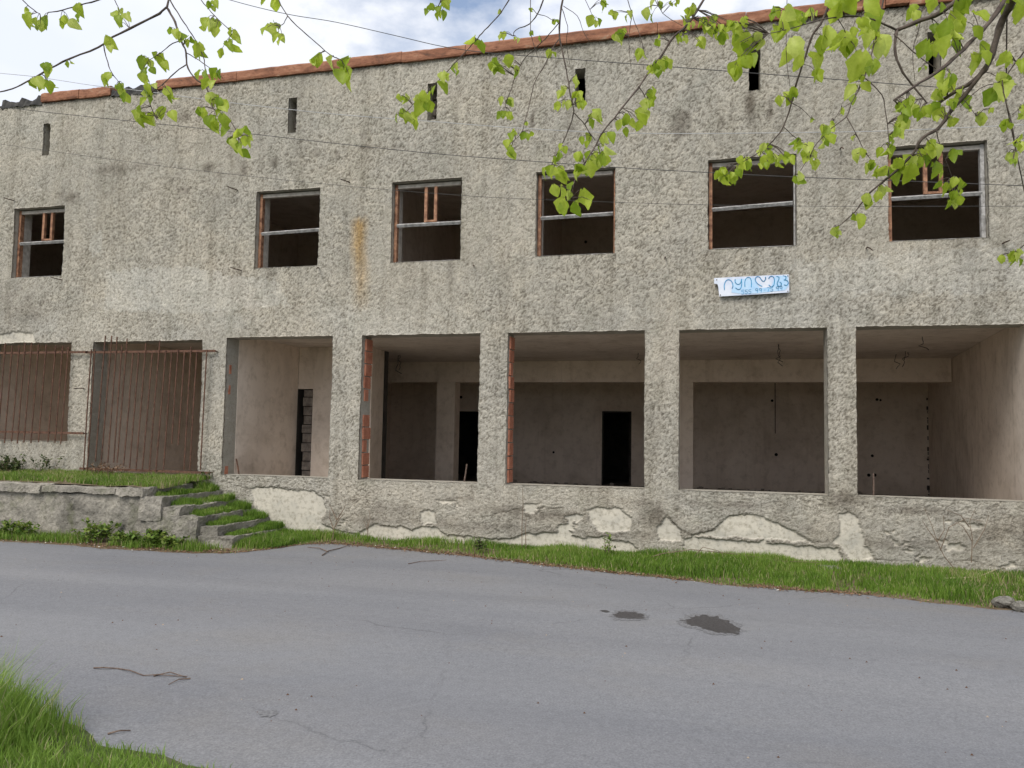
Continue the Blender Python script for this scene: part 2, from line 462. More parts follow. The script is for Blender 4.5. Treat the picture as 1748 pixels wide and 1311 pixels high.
# ------------------------------------------------------------------ ground, road, verge
def sheet(name, pts, z, mat, kind='structure'):
    me = bpy.data.meshes.new(name)
    me.from_pydata([(p[0], p[1], z) for p in pts], [], [tuple(range(len(pts)))]); me.update()
    me.materials.append(mat)
    o = link(name, me)
    if kind: o['kind'] = kind
    return o
sheet('ground', [(-500, -400), (500, -400), (500, 500), (-500, 500)], -0.02, M_TURF)

EDGE_PX = [(0, 925), (90, 930), (180, 938), (260, 942), (330, 946), (380, 946), (425, 943), (470, 938), (510, 932), (540, 930), (580, 930), (620, 934), (700, 941), (790, 950), (900, 963), (980, 972), (1090, 984), (1200, 996), (1300, 1006), (1400, 1012), (1500, 1020), (1600, 1032), (1680, 1040), (1748, 1045)]
FAR = [onZ(x, y, 0.0) for x, y in EDGE_PX]
FAR = [(-60, 10.2), (-25, 10.5), (-15, 10.55)] + [(p.x, p.y) for p in FAR] + [(6, 10.2), (10, 10.0), (60, 9.8)]
FX = np.array([p[0] for p in FAR]); FYv = np.array([p[1] for p in FAR])
def far_edge(x): return np.interp(x, FX, FYv)
xs = np.concatenate([np.linspace(-60, -16, 12), np.arange(-15.5, 8, 0.07), np.linspace(9, 60, 12)])
fe = far_edge(xs) + (fbm(xs*3.1, xs*0, 5, 4)-0.5)*0.16
NEAR = [(-60, 5.2), (-9, 5.0)] + [tuple(onZ(x, y, 0.0)[:2]) for x, y in ((-90, 1200), (0, 1212), (70, 1225), (125, 1252), (160, 1290), (215, 1294), (270, 1302), (330, 1322), (420, 1350), (600, 1390))] + [(0.5, 3.2), (4, 2.7), (60, 2.5)]
NX = np.array([p[0] for p in NEAR]); NY = np.array([p[1] for p in NEAR])
ne = np.interp(xs, NX, NY) + (fbm(xs*2.6, xs*0+4, 8, 4)-0.5)*0.22
# road as a gently uneven grid between the two edges
nrow = 60
tt = np.linspace(0, 1, nrow)[:, None]
RX = np.repeat(xs[None], nrow, 0); RY = ne[None]*(1-tt)+fe[None]*tt
RZ = 0.012 + (fbm(RX*0.5, RY*0.9, 21, 3)-0.5)*0.035*np.sin(np.pi*tt)
def road_z(x, y):
    n_ = np.interp(x, xs, ne); f_ = np.interp(x, xs, fe); t_ = np.clip((y-n_)/(f_-n_), 0, 1)
    return 0.012 + (fbm(x*0.5, y*0.9, 21, 3)-0.5)*0.035*np.sin(np.pi*t_)
nc = len(xs)
I = np.arange(nrow*nc).reshape(nrow, nc)
F = np.stack([I[:-1, :-1], I[:-1, 1:], I[1:, 1:], I[1:, :-1]], -1).reshape(-1, 4)
road = link('road', np_mesh('road', np.stack([RX, RY, RZ], -1).reshape(-1, 3), [F], M_ROAD, smooth=True))
road['kind'] = 'structure'

# verge between the road and the wall: soil that rises a little towards the wall
WY = 13.0
def verge_z(x, y):
    f_ = far_edge(x)
    t_ = np.clip((y-f_)/np.maximum(WY-f_, 0.3), 0, 1)
    return 0.005 + 0.035*np.clip(t_*2.2, 0, 1) + (fbm(x*1.4, y*1.4, 33, 3)-0.5)*0.05*np.clip(t_*4, 0, 1)
vx = np.arange(-18, 8.01, 0.1); vr = 26
tt = np.linspace(-0.06, 1.03, vr)[:, None]
fv = np.interp(vx, xs, fe)
VX = np.repeat(vx[None], vr, 0); VY = fv[None]*(1-tt)+WY*tt
VZ = verge_z(VX, VY) - 0.03*(tt < 0)
I = np.arange(vr*len(vx)).reshape(vr, len(vx))
F = np.stack([I[:-1, :-1], I[:-1, 1:], I[1:, 1:], I[1:, :-1]], -1).reshape(-1, 4)
verge = link('verge', np_mesh('verge', np.stack([VX, VY, VZ], -1).reshape(-1, 3), [F], M_SOIL, smooth=True)); verge['kind'] = 'structure'
# near bank at the camera's feet
def bank_z(x, y):
    e = np.interp(x, xs, ne); return 0.02 + np.clip((e-y)*0.10, -0.03, 0.22) + (fbm(x*1.5, y*1.5, 71, 3)-0.5)*0.05*np.clip((e-y)*4, 0, 1)
bx_ = np.arange(-12, 2.01, 0.12); bt = np.linspace(0, 1, 24)[:, None]
be = np.interp(bx_, xs, ne)
BX = np.repeat(bx_[None], 24, 0); BY = (be[None]+0.12)*(1-bt)+(-1.0)*bt
I = np.arange(24*len(bx_)).reshape(24, len(bx_))
F = np.stack([I[:-1, :-1], I[1:, :-1], I[1:, 1:], I[:-1, 1:]], -1).reshape(-1, 4)
bank = link('grass_bank', np_mesh('grass_bank', np.stack([BX, BY, bank_z(BX, BY)], -1).reshape(-1, 3), [F], M_TURF, smooth=True)); bank['kind'] = 'structure'

def splat(name, pxs, mat, seed, lift=0.004):
    """an irregular thin patch that follows the road surface (outline in photo pixels on the road)"""
    c = [onZ(x, y, 0.012) for x, y in pxs]
    P = []
    n = len(c)
    for i in range(n):
        a, b = c[i], c[(i+1) % n]
        for k in range(7):
            p = a.lerp(b, k/7.0); P.append(p)
    cx = sum(p.x for p in P)/len(P); cy = sum(p.y for p in P)/len(P)
    V = [(cx, cy, float(road_z(np.array(cx), np.array(cy)))+lift)]
    R = len(P)
    for ring in (0.5, 1.0):
        for i, p in enumerate(P):
            j = 1.0 + (random.random()-0.5)*0.30*(ring == 1.0)
            x = cx+(p.x-cx)*ring*j; y = cy+(p.y-cy)*ring*j
            V.append((x, y, float(road_z(np.array(x), np.array(y)))+lift))
    Fs = [(0, 1+i, 1+(i+1) % R) for i in range(R)] + [(1+i, 1+R+i, 1+R+(i+1) % R, 1+(i+1) % R) for i in range(R)]
    me = bpy.data.meshes.new(name); me.from_pydata(V, [], Fs); me.update(); me.materials.append(mat)
    o = link(name, me); child(o, road, (0, 0, 0)); return o
splat('wet_patch', [(1165, 1060), (1180, 1054), (1200, 1052), (1225, 1055), (1248, 1062), (1262, 1078), (1255, 1083), (1228, 1083), (1205, 1076), (1190, 1070), (1172, 1067)], M_WET, 1)
splat('wet_patch', [(1047, 1051), (1058, 1046), (1080, 1046), (1101, 1052), (1098, 1057), (1075, 1058), (1055, 1056)], M_WET, 2)
splat('wet_patch', [(1024, 1044), (1034, 1043), (1042, 1046), (1034, 1047)], M_WET, 3)
splat('damp_rim', [(1158, 1060), (1176, 1051), (1200, 1048), (1230, 1052), (1254, 1060), (1271, 1080), (1258, 1087), (1226, 1087), (1202, 1079), (1186, 1073), (1166, 1070)], M_CRACK, 5, .003)
splat('damp_rim', [(1040, 1051), (1055, 1043), (1082, 1043), (1107, 1052), (1102, 1060), (1075, 1061), (1050, 1059)], M_CRACK, 6, .003)
splat('wet_patch', [(442, 1217), (452, 1213), (470, 1212), (476, 1219), (460, 1225), (446, 1224)], M_CRACK, 4)

# ------------------------------------------------------------------ the building
BLOC = (-5.0, 13.2, 0.0)
bld = empty('abandoned_building', BLOC, 'two-storey derelict roughcast building with empty windows and open ground-floor bays', 'building')
def bpart(mb, name, mat, smooth=False): return mb.build(name, mat, bld, BLOC, smooth)

Z_SILL, Z_HEAD, ZW0, ZW1, Z_TOP = 1.11, 3.76, 5.10, 6.61, 8.87
YB = 13.40                                                           # inner face of the front wall
WIN = [(-14.45, -13.13), (-8.59, -7.22), (-5.74, -4.38), (-3.00, -1.61), (-0.06, 1.33), (2.69, 4.09)]
BAY = [(-15.05, -12.78), (-12.25, -9.66), (-9.13, -6.86), (-6.26, -3.98), (-3.47, -1.09), (-0.53, 1.77), (2.19, 4.85)]
SLIT = [-13.72, -7.87, -4.99, -2.24, 0.68, 3.38]
OPEN = [(a, b, ZW0 if i else 5.12, ZW1) for i, (a, b) in enumerate(WIN)]
for i, (a, b) in enumerate(BAY):
    OPEN.append((a, b, 1.67 if i == 0 else (1.02 if i == 1 else Z_SILL), 3.72 if i < 2 else Z_HEAD))
for s_ in SLIT: OPEN.append((s_-0.09, s_+0.09, 7.73, 8.42))
X0, X1 = -18.0, 7.0
def gridlines(lo, hi, brk, stepf):
    b = sorted(set([lo, hi] + [round(v, 4) for v in brk if lo < v < hi]))
    out = [b[0]]
    for a, c in zip(b[:-1], b[1:]):
        n = max(1, int(round((c-a)/stepf((a+c)/2)))); out += [a+(c-a)*k/n for k in range(1, n+1)]
    return np.array(out)
gx = gridlines(X0, X1, [v for o in OPEN for v in o[:2]], lambda x: 0.021 if -15.5 < x < 5 else 0.05)
gz = gridlines(-0.08, Z_TOP, [v for o in OPEN for v in o[2:]], lambda z: 0.0155 if z < 1.1 else 0.0225)
nx_, nz_ = len(gx), len(gz)
GX, GZ = np.meshgrid(gx, gz)

def poly_mask(poly, soft=0.0, wob=0.035, seed=3):
    """signed membership of (GX,GZ) in a polygon, with a ragged edge"""
    wx = GX + (fbm(GX*8, GZ*8, seed, 4, .65)-0.5)*2.6*wob; wz = GZ + (fbm(GX*8+50, GZ*8, seed+9, 4, .65)-0.5)*2.6*wob
    inside = np.zeros(GX.shape, bool)
    n = len(poly)
    for i in range(n):
        xa, za = poly[i]; xb, zb = poly[(i+1) % n]
        cnd = ((za > wz) != (zb > wz))
        with np.errstate(divide='ignore', invalid='ignore'):
            xi = (xb-xa)*(wz-za)/(zb-za+1e-12)+xa
        inside ^= cnd & (wx < xi)
    return inside.astype(float)
def wp(pts): 
    r = []
    for x, y in pts:
        p = onY(x, y, WY); r.append((p.x, p.z))
    return r
PATCHES = [
 [(425, 834), (470, 831), (505, 836), (535, 837), (553, 850), (557, 868), (548, 892), (530, 915), (500, 920), (470, 915), (445, 880)],
 [(545, 890), (580, 906), (612, 909), (640, 895), (690, 899), (702, 905), (720, 896), (745, 900), (765, 913), (800, 916), (832, 920), (870, 919), (900, 911), (935, 908), (965, 911), (1000, 919), (1030, 915), (1045, 920), (1075, 925), (1090, 940), (1090, 985), (545, 985)],
 [(717, 873), (725, 869), (742, 872), (745, 893), (720, 895)],
 [(1002, 868), (1030, 865), (1060, 867), (1078, 885), (1075, 905), (1050, 910), (1020, 905), (1010, 890)],
 [(1122, 905), (1140, 880), (1150, 895), (1165, 910), (1165, 922), (1125, 922)],
 [(1180, 913), (1215, 905), (1245, 882), (1268, 877), (1300, 883), (1340, 900), (1370, 915), (1388, 924), (1330, 921), (1250, 918)],
 [(1168, 920), (1182, 916), (1300, 926), (1430, 936), (1437, 950), (1437, 985), (1168, 985)],
 [(1433, 874), (1454, 872), (1464, 885), (1469, 902), (1477, 928), (1492, 952), (1454, 960), (1440, 938), (1420, 925), (1431, 910), (1433, 885)],
 [(-10, 573), (22, 567), (57, 568), (60, 584), (-10, 588)],
 [(160, 396), (175, 392), (172, 430), (160, 440), (150, 420)],
]
bare = np.zeros(GX.shape)
for k, p in enumerate(PATCHES):
    if k == 9: continue
    bare = np.maximum(bare, poly_mask(wp(p), seed=3+k))
# scattered small spalls low on the wall
sp = fbm(GX*1.7, GZ*2.6, 60, 5, .62)
bare = np.maximum(bare, ((sp > 0.67) & (GZ < 0.8) & (GX > -8)).astype(float))
# cracks: thin deep lines along the edge of loose plaster
def polyline_mask(pts, w, seed, wob=0.03):
    q = wp(pts)
    wx = GX + (fbm(GX*7, GZ*7, seed, 4)-0.5)*2*wob; wz = GZ + (fbm(GX*7+31, GZ*7, seed+5, 4)-0.5)*2*wob
    d = np.full(GX.shape, 9.0)
    for (xa, za), (xb, zb) in zip(q[:-1], q[1:]):
        sel = (GX > min(xa, xb)-0.3) & (GX < max(xa, xb)+0.3) & (GZ > min(za, zb)-0.3) & (GZ < max(za, zb)+0.3)
        px_, pz_ = wx[sel], wz[sel]
        vx_, vz_ = xb-xa, zb-za
        t_ = np.clip(((px_-xa)*vx_+(pz_-za)*vz_)/(vx_*vx_+vz_*vz_+1e-9), 0, 1)
        d[sel] = np.minimum(d[sel], np.hypot(px_-xa-t_*vx_, pz_-za-t_*vz_))
    return np.clip(1.6-d/w, 0, 1)
crack = np.zeros(GX.shape)
for k, l_ in enumerate([
    [(765, 916), (800, 917), (835, 920), (870, 920), (905, 911), (940, 908), (968, 912), (1000, 920), (1030, 916)],
    [(820, 884), (850, 876), (880, 870), (920, 868), (960, 867), (1000, 868)],
    [(378, 820), (400, 828), (425, 834), (470, 830), (530, 838), (552, 850)],
    [(1140, 880), (1160, 903), (1180, 913), (1215, 905), (1245, 882), (1268, 877), (1300, 884), (1340, 901), (1375, 920), (1400, 926), (1422, 924)],
    [(1440, 866), (1455, 876), (1466, 890), (1470, 908), (1478, 930)],
    [(1490, 953), (1540, 958), (1600, 965), (1650, 955), (1700, 968), (1748, 966)],
    [(720, 895), (745, 895)], [(1160, 556), (1165, 556)]]):
    crack = np.maximum(crack, polyline_mask(l_, 0.0075, 80+k)*np.clip((fbm(GX*2.6, GZ*2.6, 88+k, 3)-.36)*4.5, .08, 1))
rust = np.zeros(GX.shape)
a, b = onY(612, 362, WY), onY(616, 540, WY)
tv = np.clip((a.z-GZ)/(a.z-b.z), 0, 1)
rust = np.clip(1.2-np.abs(GX-(a.x+(b.x-a.x)*tv)-(fbm(GX*3, GZ*1.5, 90, 3)-0.5)*0.12)/0.19, 0, 1)*np.where(GZ < a.z, np.clip(1-tv*1.05, 0, 1)**0.7*np.clip((a.z-GZ-.12*fbm(GX*14, GZ*0, 93, 3))*6, 0, 1), 0)*(0.45+0.75*fbm(GX*12, GZ*4, 91, 3))
dark = np.zeros(GX.shape)
def blob(px_, py_, rx, rz, k):
    p = onY(px_, py_, WY)
    d = np.hypot((GX-p.x)/rx, (GZ-p.z)/rz) + (fbm(GX*7, GZ*7, 200+int(px_), 3)-0.5)*1.2
    return np.clip(1.15-d, 0, 1)*k
for (x_, y_, rx, rz, k) in [(355, 287, .16, .12, .7), (415, 290, .14, .2, .9), (375, 300, .12, .14, .6), (318, 325, .2, .14, .6), (125, 338, .2, .16, .8), (108, 332, .12, .1, .6), (470, 278, .1, .12, .9), (495, 280, .08, .1, .6), (575, 262, .1, .1, .7), (625, 252, .25, .06, .7), (672, 252, .15, .08, .7), (910, 205, .05, .22, .9), (977, 218, .08, .08, .6), (1160, 210, .2, .28, .8), (1280, 178, .1, .3, .95), (1315, 190, .08, .22, .8), (1163, 230, .16, .1, .7), (1230, 205, .1, .12, .5), (190, 290, .6, .14, .55), (240, 285, .4, .12, .4), (318, 200, .2, .12, .6), (540, 262, .12, .1, .5),
    (940, 880, 1.0, .17, .75), (880, 872, .8, .12, .6), (1120, 880, .35, .22, .8), (1100, 860, .5, .1, .5), (1710, 905, .7, .32, .6), (1560, 872, .6, .08, .7), (1420, 860, .2, .08, .6), (570, 880, .3, .12, .5), (650, 870, .25, .2, .5), (40, 540, .8, .5, .45), (20, 500, .4, .3, .35), (1440, 850, .35, .14, .7), (1390, 905, .35, .14, .4), (690, 870, .25, .15, .5), (600, 855, .3, .1, .5), (1250, 862, .7, .07, .55), (780, 850, .5, .05, .5)]:
    dark = np.maximum(dark, blob(x_, y_, rx, rz, k))
# damp band over the footing and drip streaks below window sills and slits
band = np.clip(1-np.abs(GZ-(0.30+0.18*fbm(GX*0.8, GX*0, 101, 3)))/0.16, 0, 1)*fbm(GX*2.2, GZ*5, 102, 4)*0.8
dark = np.maximum(dark, np.where(GX > -7, band, band*0.5))
drip = np.zeros(GX.shape)
for (a_, b_, z0_, z1_) in OPEN:
    if z0_ > 5:
        under = (GZ < z0_) & (GZ > z0_-0.9) & (GX > a_-0.03) & (GX < b_+0.03)
        drip = np.maximum(drip, under*np.clip(1-(z0_-GZ)/0.9, 0, 1)*np.clip((fbm(GX*7, GZ*0.5, 110, 3)-0.52)*3.2, 0, 1))
dark = np.maximum(dark, drip*0.45)
# shadow line of the coping painted into the wall colour, broken by noise
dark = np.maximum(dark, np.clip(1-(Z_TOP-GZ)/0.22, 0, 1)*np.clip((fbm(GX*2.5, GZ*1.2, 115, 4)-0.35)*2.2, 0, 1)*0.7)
pale = np.zeros(GX.shape)
pale = np.maximum(pale, poly_mask(wp([(182, 462), (330, 455), (392, 470), (470, 480), (498, 520), (390, 532), (178, 532)]), wob=.09, seed=41)*0.9)
pale = np.maximum(pale, poly_mask(wp([(1352, 448), (1540, 430), (1760, 420), (1760, 500), (1352, 505)]), wob=.12, seed=45)*0.8)
pale = np.maximum(pale, poly_mask(wp(PATCHES[9]), wob=.05, seed=46))
pale = np.maximum(pale, np.clip((GZ-7.2)*1.2, 0, 1)*np.clip((fbm(GX*.5, GZ*.9, 119, 3)-.35)*2, 0, 1)*.6)
pale = np.maximum(pale, np.clip((4.45-GZ)*3, 0, 1)*np.clip((GZ-3.55+.3*(fbm(GX*1.5, GZ*1.5, 122, 3)-.5))*6, 0, 1)*np.clip((fbm(GX*.9, GZ*1.2, 120, 4)-.42)*3, 0, 1)*.8)

rough = 0.12*fbm(GX*13, GZ*16, 140, 2, .55) + 0.40*fbm(GX*27+GZ*9, GZ*30, 141, 2) + 0.48*RNG.random(GX.shape)
smooth_area = np.clip((fbm(GX*.55+7, GZ*.8, 145, 4)-.50)*5, 0, .75)
smooth_area = np.maximum(smooth_area, pale*.7)
smooth_area = np.maximum(smooth_area, np.clip((1.05-GZ)*3, 0, 1)*np.clip((fbm(GX*.9, GZ*1.5, 147, 4)-.30)*3, .2, .85))
rough = .5+(rough-.5)*(1-.42*smooth_area)
relief = np.clip((rough-0.25)/0.5, 0, 1)
wav = (fbm(GX*0.7, GZ*0.7, 150, 3)-0.5)*0.05
low = np.clip((1.0-GZ)/0.5, 0, 1)
clod = np.abs(fbm(GX*5, GZ*6, 151, 4)-0.5)*2
disp = wav - 0.021*relief*(1-bare) - 0.014*low*(1-clod)*(1-bare) + bare*(0.012) + 0.016*crack*(1-0.6*bare)
relief = np.where(bare > .5, 0.55, relief)*(1-crack)
dark = np.clip(dark + 0.12*crack, 0, 1)
warpx = (fbm(GX*14, GZ*14, 160, 3)-0.5)*0.024 + (fbm(GX*2, GZ*2, 161, 2)-0.5)*0.014
warpz = (fbm(GX*14, GZ*14, 162, 3)-0.5)*0.024 + (fbm(GX*2, GZ*2, 163, 2)-0.5)*0.012
PX, PZ = GX+warpx, GZ+warpz
PY = WY + disp
V = np.stack([PX, PY, PZ], -1).reshape(-1, 3)
idx = np.arange(nx_*nz_).reshape(nz_, nx_)
cellx = (gx[:-1]+gx[1:])/2; cellz = (gz[:-1]+gz[1:])/2
keep = np.ones((nz_-1, nx_-1), bool)
for (a_, b_, z0_, z1_) in OPEN:
    keep[np.ix_((cellz > z0_) & (cellz < z1_), (cellx > a_) & (cellx < b_))] = False
Q = np.stack([idx[:-1, :-1], idx[:-1, 1:], idx[1:, 1:], idx[1:, :-1]], -1)[keep]
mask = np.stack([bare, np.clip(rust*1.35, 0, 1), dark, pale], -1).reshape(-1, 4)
rel = relief.reshape(-1)
extraV, extraF, extraM, extraR = [], [], [], []
base_n = len(V); cnt = 0
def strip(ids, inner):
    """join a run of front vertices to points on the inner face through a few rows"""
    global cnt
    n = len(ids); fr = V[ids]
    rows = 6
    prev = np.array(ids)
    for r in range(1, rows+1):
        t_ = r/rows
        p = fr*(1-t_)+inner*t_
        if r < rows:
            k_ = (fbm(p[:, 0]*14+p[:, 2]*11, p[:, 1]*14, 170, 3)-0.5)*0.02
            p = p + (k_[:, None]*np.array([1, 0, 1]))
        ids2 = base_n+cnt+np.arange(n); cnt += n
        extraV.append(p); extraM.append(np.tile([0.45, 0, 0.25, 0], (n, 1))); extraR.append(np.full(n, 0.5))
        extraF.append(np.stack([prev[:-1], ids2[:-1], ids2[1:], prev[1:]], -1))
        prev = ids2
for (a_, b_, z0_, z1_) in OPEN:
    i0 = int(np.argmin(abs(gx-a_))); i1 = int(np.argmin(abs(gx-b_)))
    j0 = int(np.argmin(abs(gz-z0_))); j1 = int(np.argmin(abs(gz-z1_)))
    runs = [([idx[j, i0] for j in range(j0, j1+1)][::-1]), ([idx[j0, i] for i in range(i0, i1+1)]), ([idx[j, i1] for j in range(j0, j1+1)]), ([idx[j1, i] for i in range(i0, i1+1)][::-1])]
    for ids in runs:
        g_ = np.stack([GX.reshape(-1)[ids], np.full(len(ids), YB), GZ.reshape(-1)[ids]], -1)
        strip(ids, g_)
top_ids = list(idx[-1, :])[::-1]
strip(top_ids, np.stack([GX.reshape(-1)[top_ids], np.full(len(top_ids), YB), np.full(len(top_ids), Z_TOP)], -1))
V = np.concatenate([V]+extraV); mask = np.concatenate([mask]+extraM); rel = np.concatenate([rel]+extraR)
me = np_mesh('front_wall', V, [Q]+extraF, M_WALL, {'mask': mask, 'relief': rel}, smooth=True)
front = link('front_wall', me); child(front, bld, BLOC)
# inner face of that wall
bxs = sorted(set([X0, X1]+[v for o in OPEN for v in o[:2]])); bzs = sorted(set([0.0, Z_TOP]+[v for o in OPEN for v in o[2:]]))
mb = MB()
for a_, b_ in zip(bxs[:-1], bxs[1:]):
    for c_, d_ in zip(bzs[:-1], bzs[1:]):
        mx_, mz_ = (a_+b_)/2, (c_+d_)/2
        if any(o[0] < mx_ < o[1] and o[2] < mz_ < o[3] for o in OPEN): continue
        mb.quad((b_, YB, c_), (a_, YB, c_), (a_, YB, d_), (b_, YB, d_))
bpart(mb, 'inner_wall_face', M_PLAS)

# --- rooms
FLZ, CEZ = 0.48, 3.87
YBK, YBM = 23.2, 19.36
E_ = 0.003
def skew(y): return 4.56+0.116*(y-13.06)
bpart(MB().box(X0+.05, X1-.05, YB+E_, 27, FLZ-0.2, FLZ), 'floor', M_FLOOR)
bpart(MB().box(X0+.05, X1-.05, YB+E_, 27, CEZ, CEZ+0.23), 'ceiling', M_CEIL)
bpart(MB().prism([(skew(13.06), 13.06), (4.80, 13.06), (4.80, YB+.05), (skew(YB)+.25, YB+.05), (skew(26.9)+.25, 26.9), (skew(26.9), 26.9)], FLZ+E_, CEZ-E_), 'side_wall', M_PLAS)
# back wall with two door openings
dl = onY(1028, 703, YBK); dr = onY(1078, 703, YBK); DZ = dl.z
d2l = onY(781, 702, YBK); d2r = d2l.x+0.95
segs = [(-10.1, d2l.x, FLZ, CEZ), (d2l.x, d2r, d2l.z, CEZ), (d2r, dl.x, FLZ, CEZ), (dl.x, dr.x, DZ, CEZ), (dr.x, skew(YBK)-E_, FLZ, CEZ)]
for s_ in segs: bpart(MB().box(s_[0], s_[1], YBK, YBK+0.2, s_[2]+E_, s_[3]-E_), 'back_wall', M_PLAS)
# rough broken door edges
mb = MB()
for k in range(11):
    z_ = FLZ+0.1+k*0.2
    w_ = 0.03+random.random()*0.06
    mb.box(dr.x-w_, dr.x-0.001, YBK+0.01+random.random()*.02, YBK+0.19, z_, z_+0.17)
bpart(mb, 'broken_door_edge', M_DARK)
bpart(MB().box(dl.x, dl.x+0.035, YBK-0.015, YBK+0.15, FLZ+E_, DZ+.02), 'door_jamb', M_DARK)
bpart(MB().box(dl.x+.036, dr.x, YBK-0.015, YBK+0.15, DZ-.02, DZ+.022), 'door_head', M_DARK)
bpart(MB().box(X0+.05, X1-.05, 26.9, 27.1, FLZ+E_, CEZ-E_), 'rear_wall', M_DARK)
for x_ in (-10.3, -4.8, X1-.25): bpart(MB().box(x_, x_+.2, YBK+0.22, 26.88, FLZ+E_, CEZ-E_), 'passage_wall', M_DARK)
# beam with columns
bm_ = onY(1290, 652, YBM)
bpart(MB().box(-10.1+E_, skew(YBM)-0.02, YBM, YBM+0.4, bm_.z, CEZ-E_), 'beam', M_PLAS)
cxl, cxr = onY(745, 700, YBM).x, onY(776, 700, YBM).x
bpart(MB().box(cxl, cxr, YBM+E_, YBM+0.42, FLZ+E_, bm_.z-E_), 'column', M_PLAS)
cxr = onY(1183, 800, YBM).x
bpart(MB().box(cxr-.56, cxr, YBM+E_, YBM+0.42, FLZ+E_, bm_.z-E_), 'column', M_PLAS)
bpart(MB().box(-10.3, -10.1, 16.85, YBK+.2, FLZ+E_, CEZ-E_), 'side_wall', M_PLAS)
# small room behind the third bay
XP = -9.12
YR = 15.7
dtop = onY(508, 664, YR).z
bl0, bl1 = onY(520, 700, YR).x, onY(533, 700, YR).x
bpart(MB().box(XP-.18, XP, YB+E_, YR-E_, FLZ+E_, CEZ-E_), 'partition_wall', M_PLAS)
bpart(MB().box(XP-.18, XP-.004, YR, 16.6, FLZ+E_, CEZ-E_), 'passage_wall', M_DARK)  # same wall carried on, shade put into its colour to keep the doorway dark
bpart(MB().box(XP+E_, bl1, YR, YR+.16, dtop, CEZ-E_), 'partition_wall', M_PLAS)
bpart(MB().box(bl1+E_, -7.3, YR, YR+.16, FLZ+E_, CEZ-E_), 'partition_wall', M_PLAS)
z_ = FLZ+.01
while z_ < dtop-.1:
    h_ = min(0.19+random.random()*0.03, dtop-z_-.01)
    q = -random.random()*0.04
    bpart(MB().box(bl0+q, bl1, YR-.012-random.random()*.02, YR+.15, z_, z_+h_-.018), 'block', M_BLOCK); z_ += h_
bpart(MB().box(-10.3, -7.4, 16.62, 16.8, FLZ+E_, CEZ-E_), 'passage_wall', M_DARK)  # coloured dark to paint the gloom seen through the doorway
bpart(MB().box(-7.6, -7.42, YR+.17, 16.6, FLZ+E_, CEZ-E_), 'passage_wall', M_PLAS)
# rooms behind the grilles
bpart(MB().box(-12.60, -12.42, YB+E_, 17.4, FLZ+E_, CEZ-E_), 'partition_wall', M_PLAS)
bpart(MB().box(-12.4, -10.32, 17.4, 17.6, FLZ+E_, CEZ-E_), 'partition_wall', M_PLAS)
bpart(MB().box(-15.5, -15.32, YB+E_, 17.4, FLZ+E_, CEZ-E_), 'partition_wall', M_PLAS)
bpart(MB().box(-15.3, -12.62, 16.2, 16.4, FLZ+E_, CEZ-E_), 'partition_wall', M_PLAS)
bpart(MB().box(X0+.05, X0+.25, YB+E_, 26.88, FLZ+E_, CEZ-E_), 'side_wall', M_PLAS)
# upper storey
bpart(MB().box(X0+.05, X1-.05, YB+E_, 18.4, 7.25, 7.45), 'upper_ceiling', M_UPPER)
bpart(MB().box(X0+.05, X1-.05, 18.4+E_, 18.6, 4.11, 8.85), 'upper_back_wall', M_UPPER)
bpart(MB().box(X0+.05, X1-.05, YB+E_, 18.39, 4.102, 4.112), 'upper_floor', M_FLOOR)
for x_ in (-18+.05, -11.0, -6.5, -3.75, -0.9, 1.95, X1-.25):
    bpart(MB().box(x_, x_+.16, YB+E_, 18.38, 4.12, 7.24), 'upper_partition', M_UPPER)
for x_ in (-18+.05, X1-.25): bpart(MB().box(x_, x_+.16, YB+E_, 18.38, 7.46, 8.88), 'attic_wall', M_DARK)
# end walls, roof
bpart(MB().box(X0-.02, X0+.04, YB-.38, 27.1, 0, Z_TOP-.01), 'gable_wall', M_CONC)
bpart(MB().box(X1-.04, X1+.02, YB-.38, 27.1, 0, Z_TOP-.01), 'gable_wall', M_CONC)
bpart(MB().box(X0, X1, 13.12, 27.2, Z_TOP+.015, Z_TOP+.12), 'roof_slab', M_ROOF)
bpart(MB().box(X0+.05, X1-.05, 27.12, 27.2, 0, Z_TOP), 'rear_outer_wall', M_CONC)

# rusty coping along the parapet, in lengths
xg0, xg1, xg2 = onY(70, 170, 12.93).x, onY(188, 160, 12.93).x, onY(266, 148, 12.93).x
cuts = [xg2, -9.1, -7.0, -5.6, -4.35, -2.6, -0.9, 0.55, onY(1511, 14, 12.93).x, onY(1552, 10, 12.93).x, 5.2, X1]
cop = [(xg0, (xg0+xg1)/2+.1), ((xg0+xg1)/2+.1, xg1)] + list(zip(cuts[:-1], cuts[1:]))
for k, (a_, b_) in enumerate(cop):
    if b_-a_ < 0.05: continue
    n = 14
    Vs, Fs = [], []
    prof = [(12.925, 8.865), (12.915, 8.90), (12.915, 9.03), (12.945, 9.065), (13.16, 9.075), (13.16, 8.99), (13.04, 8.875)]
    dz = (random.random()-0.5)*0.016; dy = (random.random()-.5)*0.014
    if k == len(cop)-3: dz = 0.03; dy = -.02
    for i in range(n+1):
        x_ = a_+.004+(b_-a_-.008)*i/n
        w1 = (float(fbm(np.array(x_*2.3), np.array(k*3.1), 180, 3))-.5)*0.024
        for (py_, pz_) in prof: Vs.append((x_, py_+dy+w1*.6+(random.random()-.5)*.006, pz_+dz+w1+(random.random()-.5)*.008))
    m_ = len(prof)
    for i in range(n):
        for j in range(m_):
            a1 = i*m_+j; b1 = i*m_+(j+1) % m_
            Fs.append((a1, b1, b1+m_, a1+m_))
    Fs.append(tuple(range(m_))); Fs.append(tuple(n*m_+j for j in reversed(range(m_))))
    m2 = MB(); m2.v = Vs; m2.f = Fs
    bpart(m2, 'coping', M_COPE)
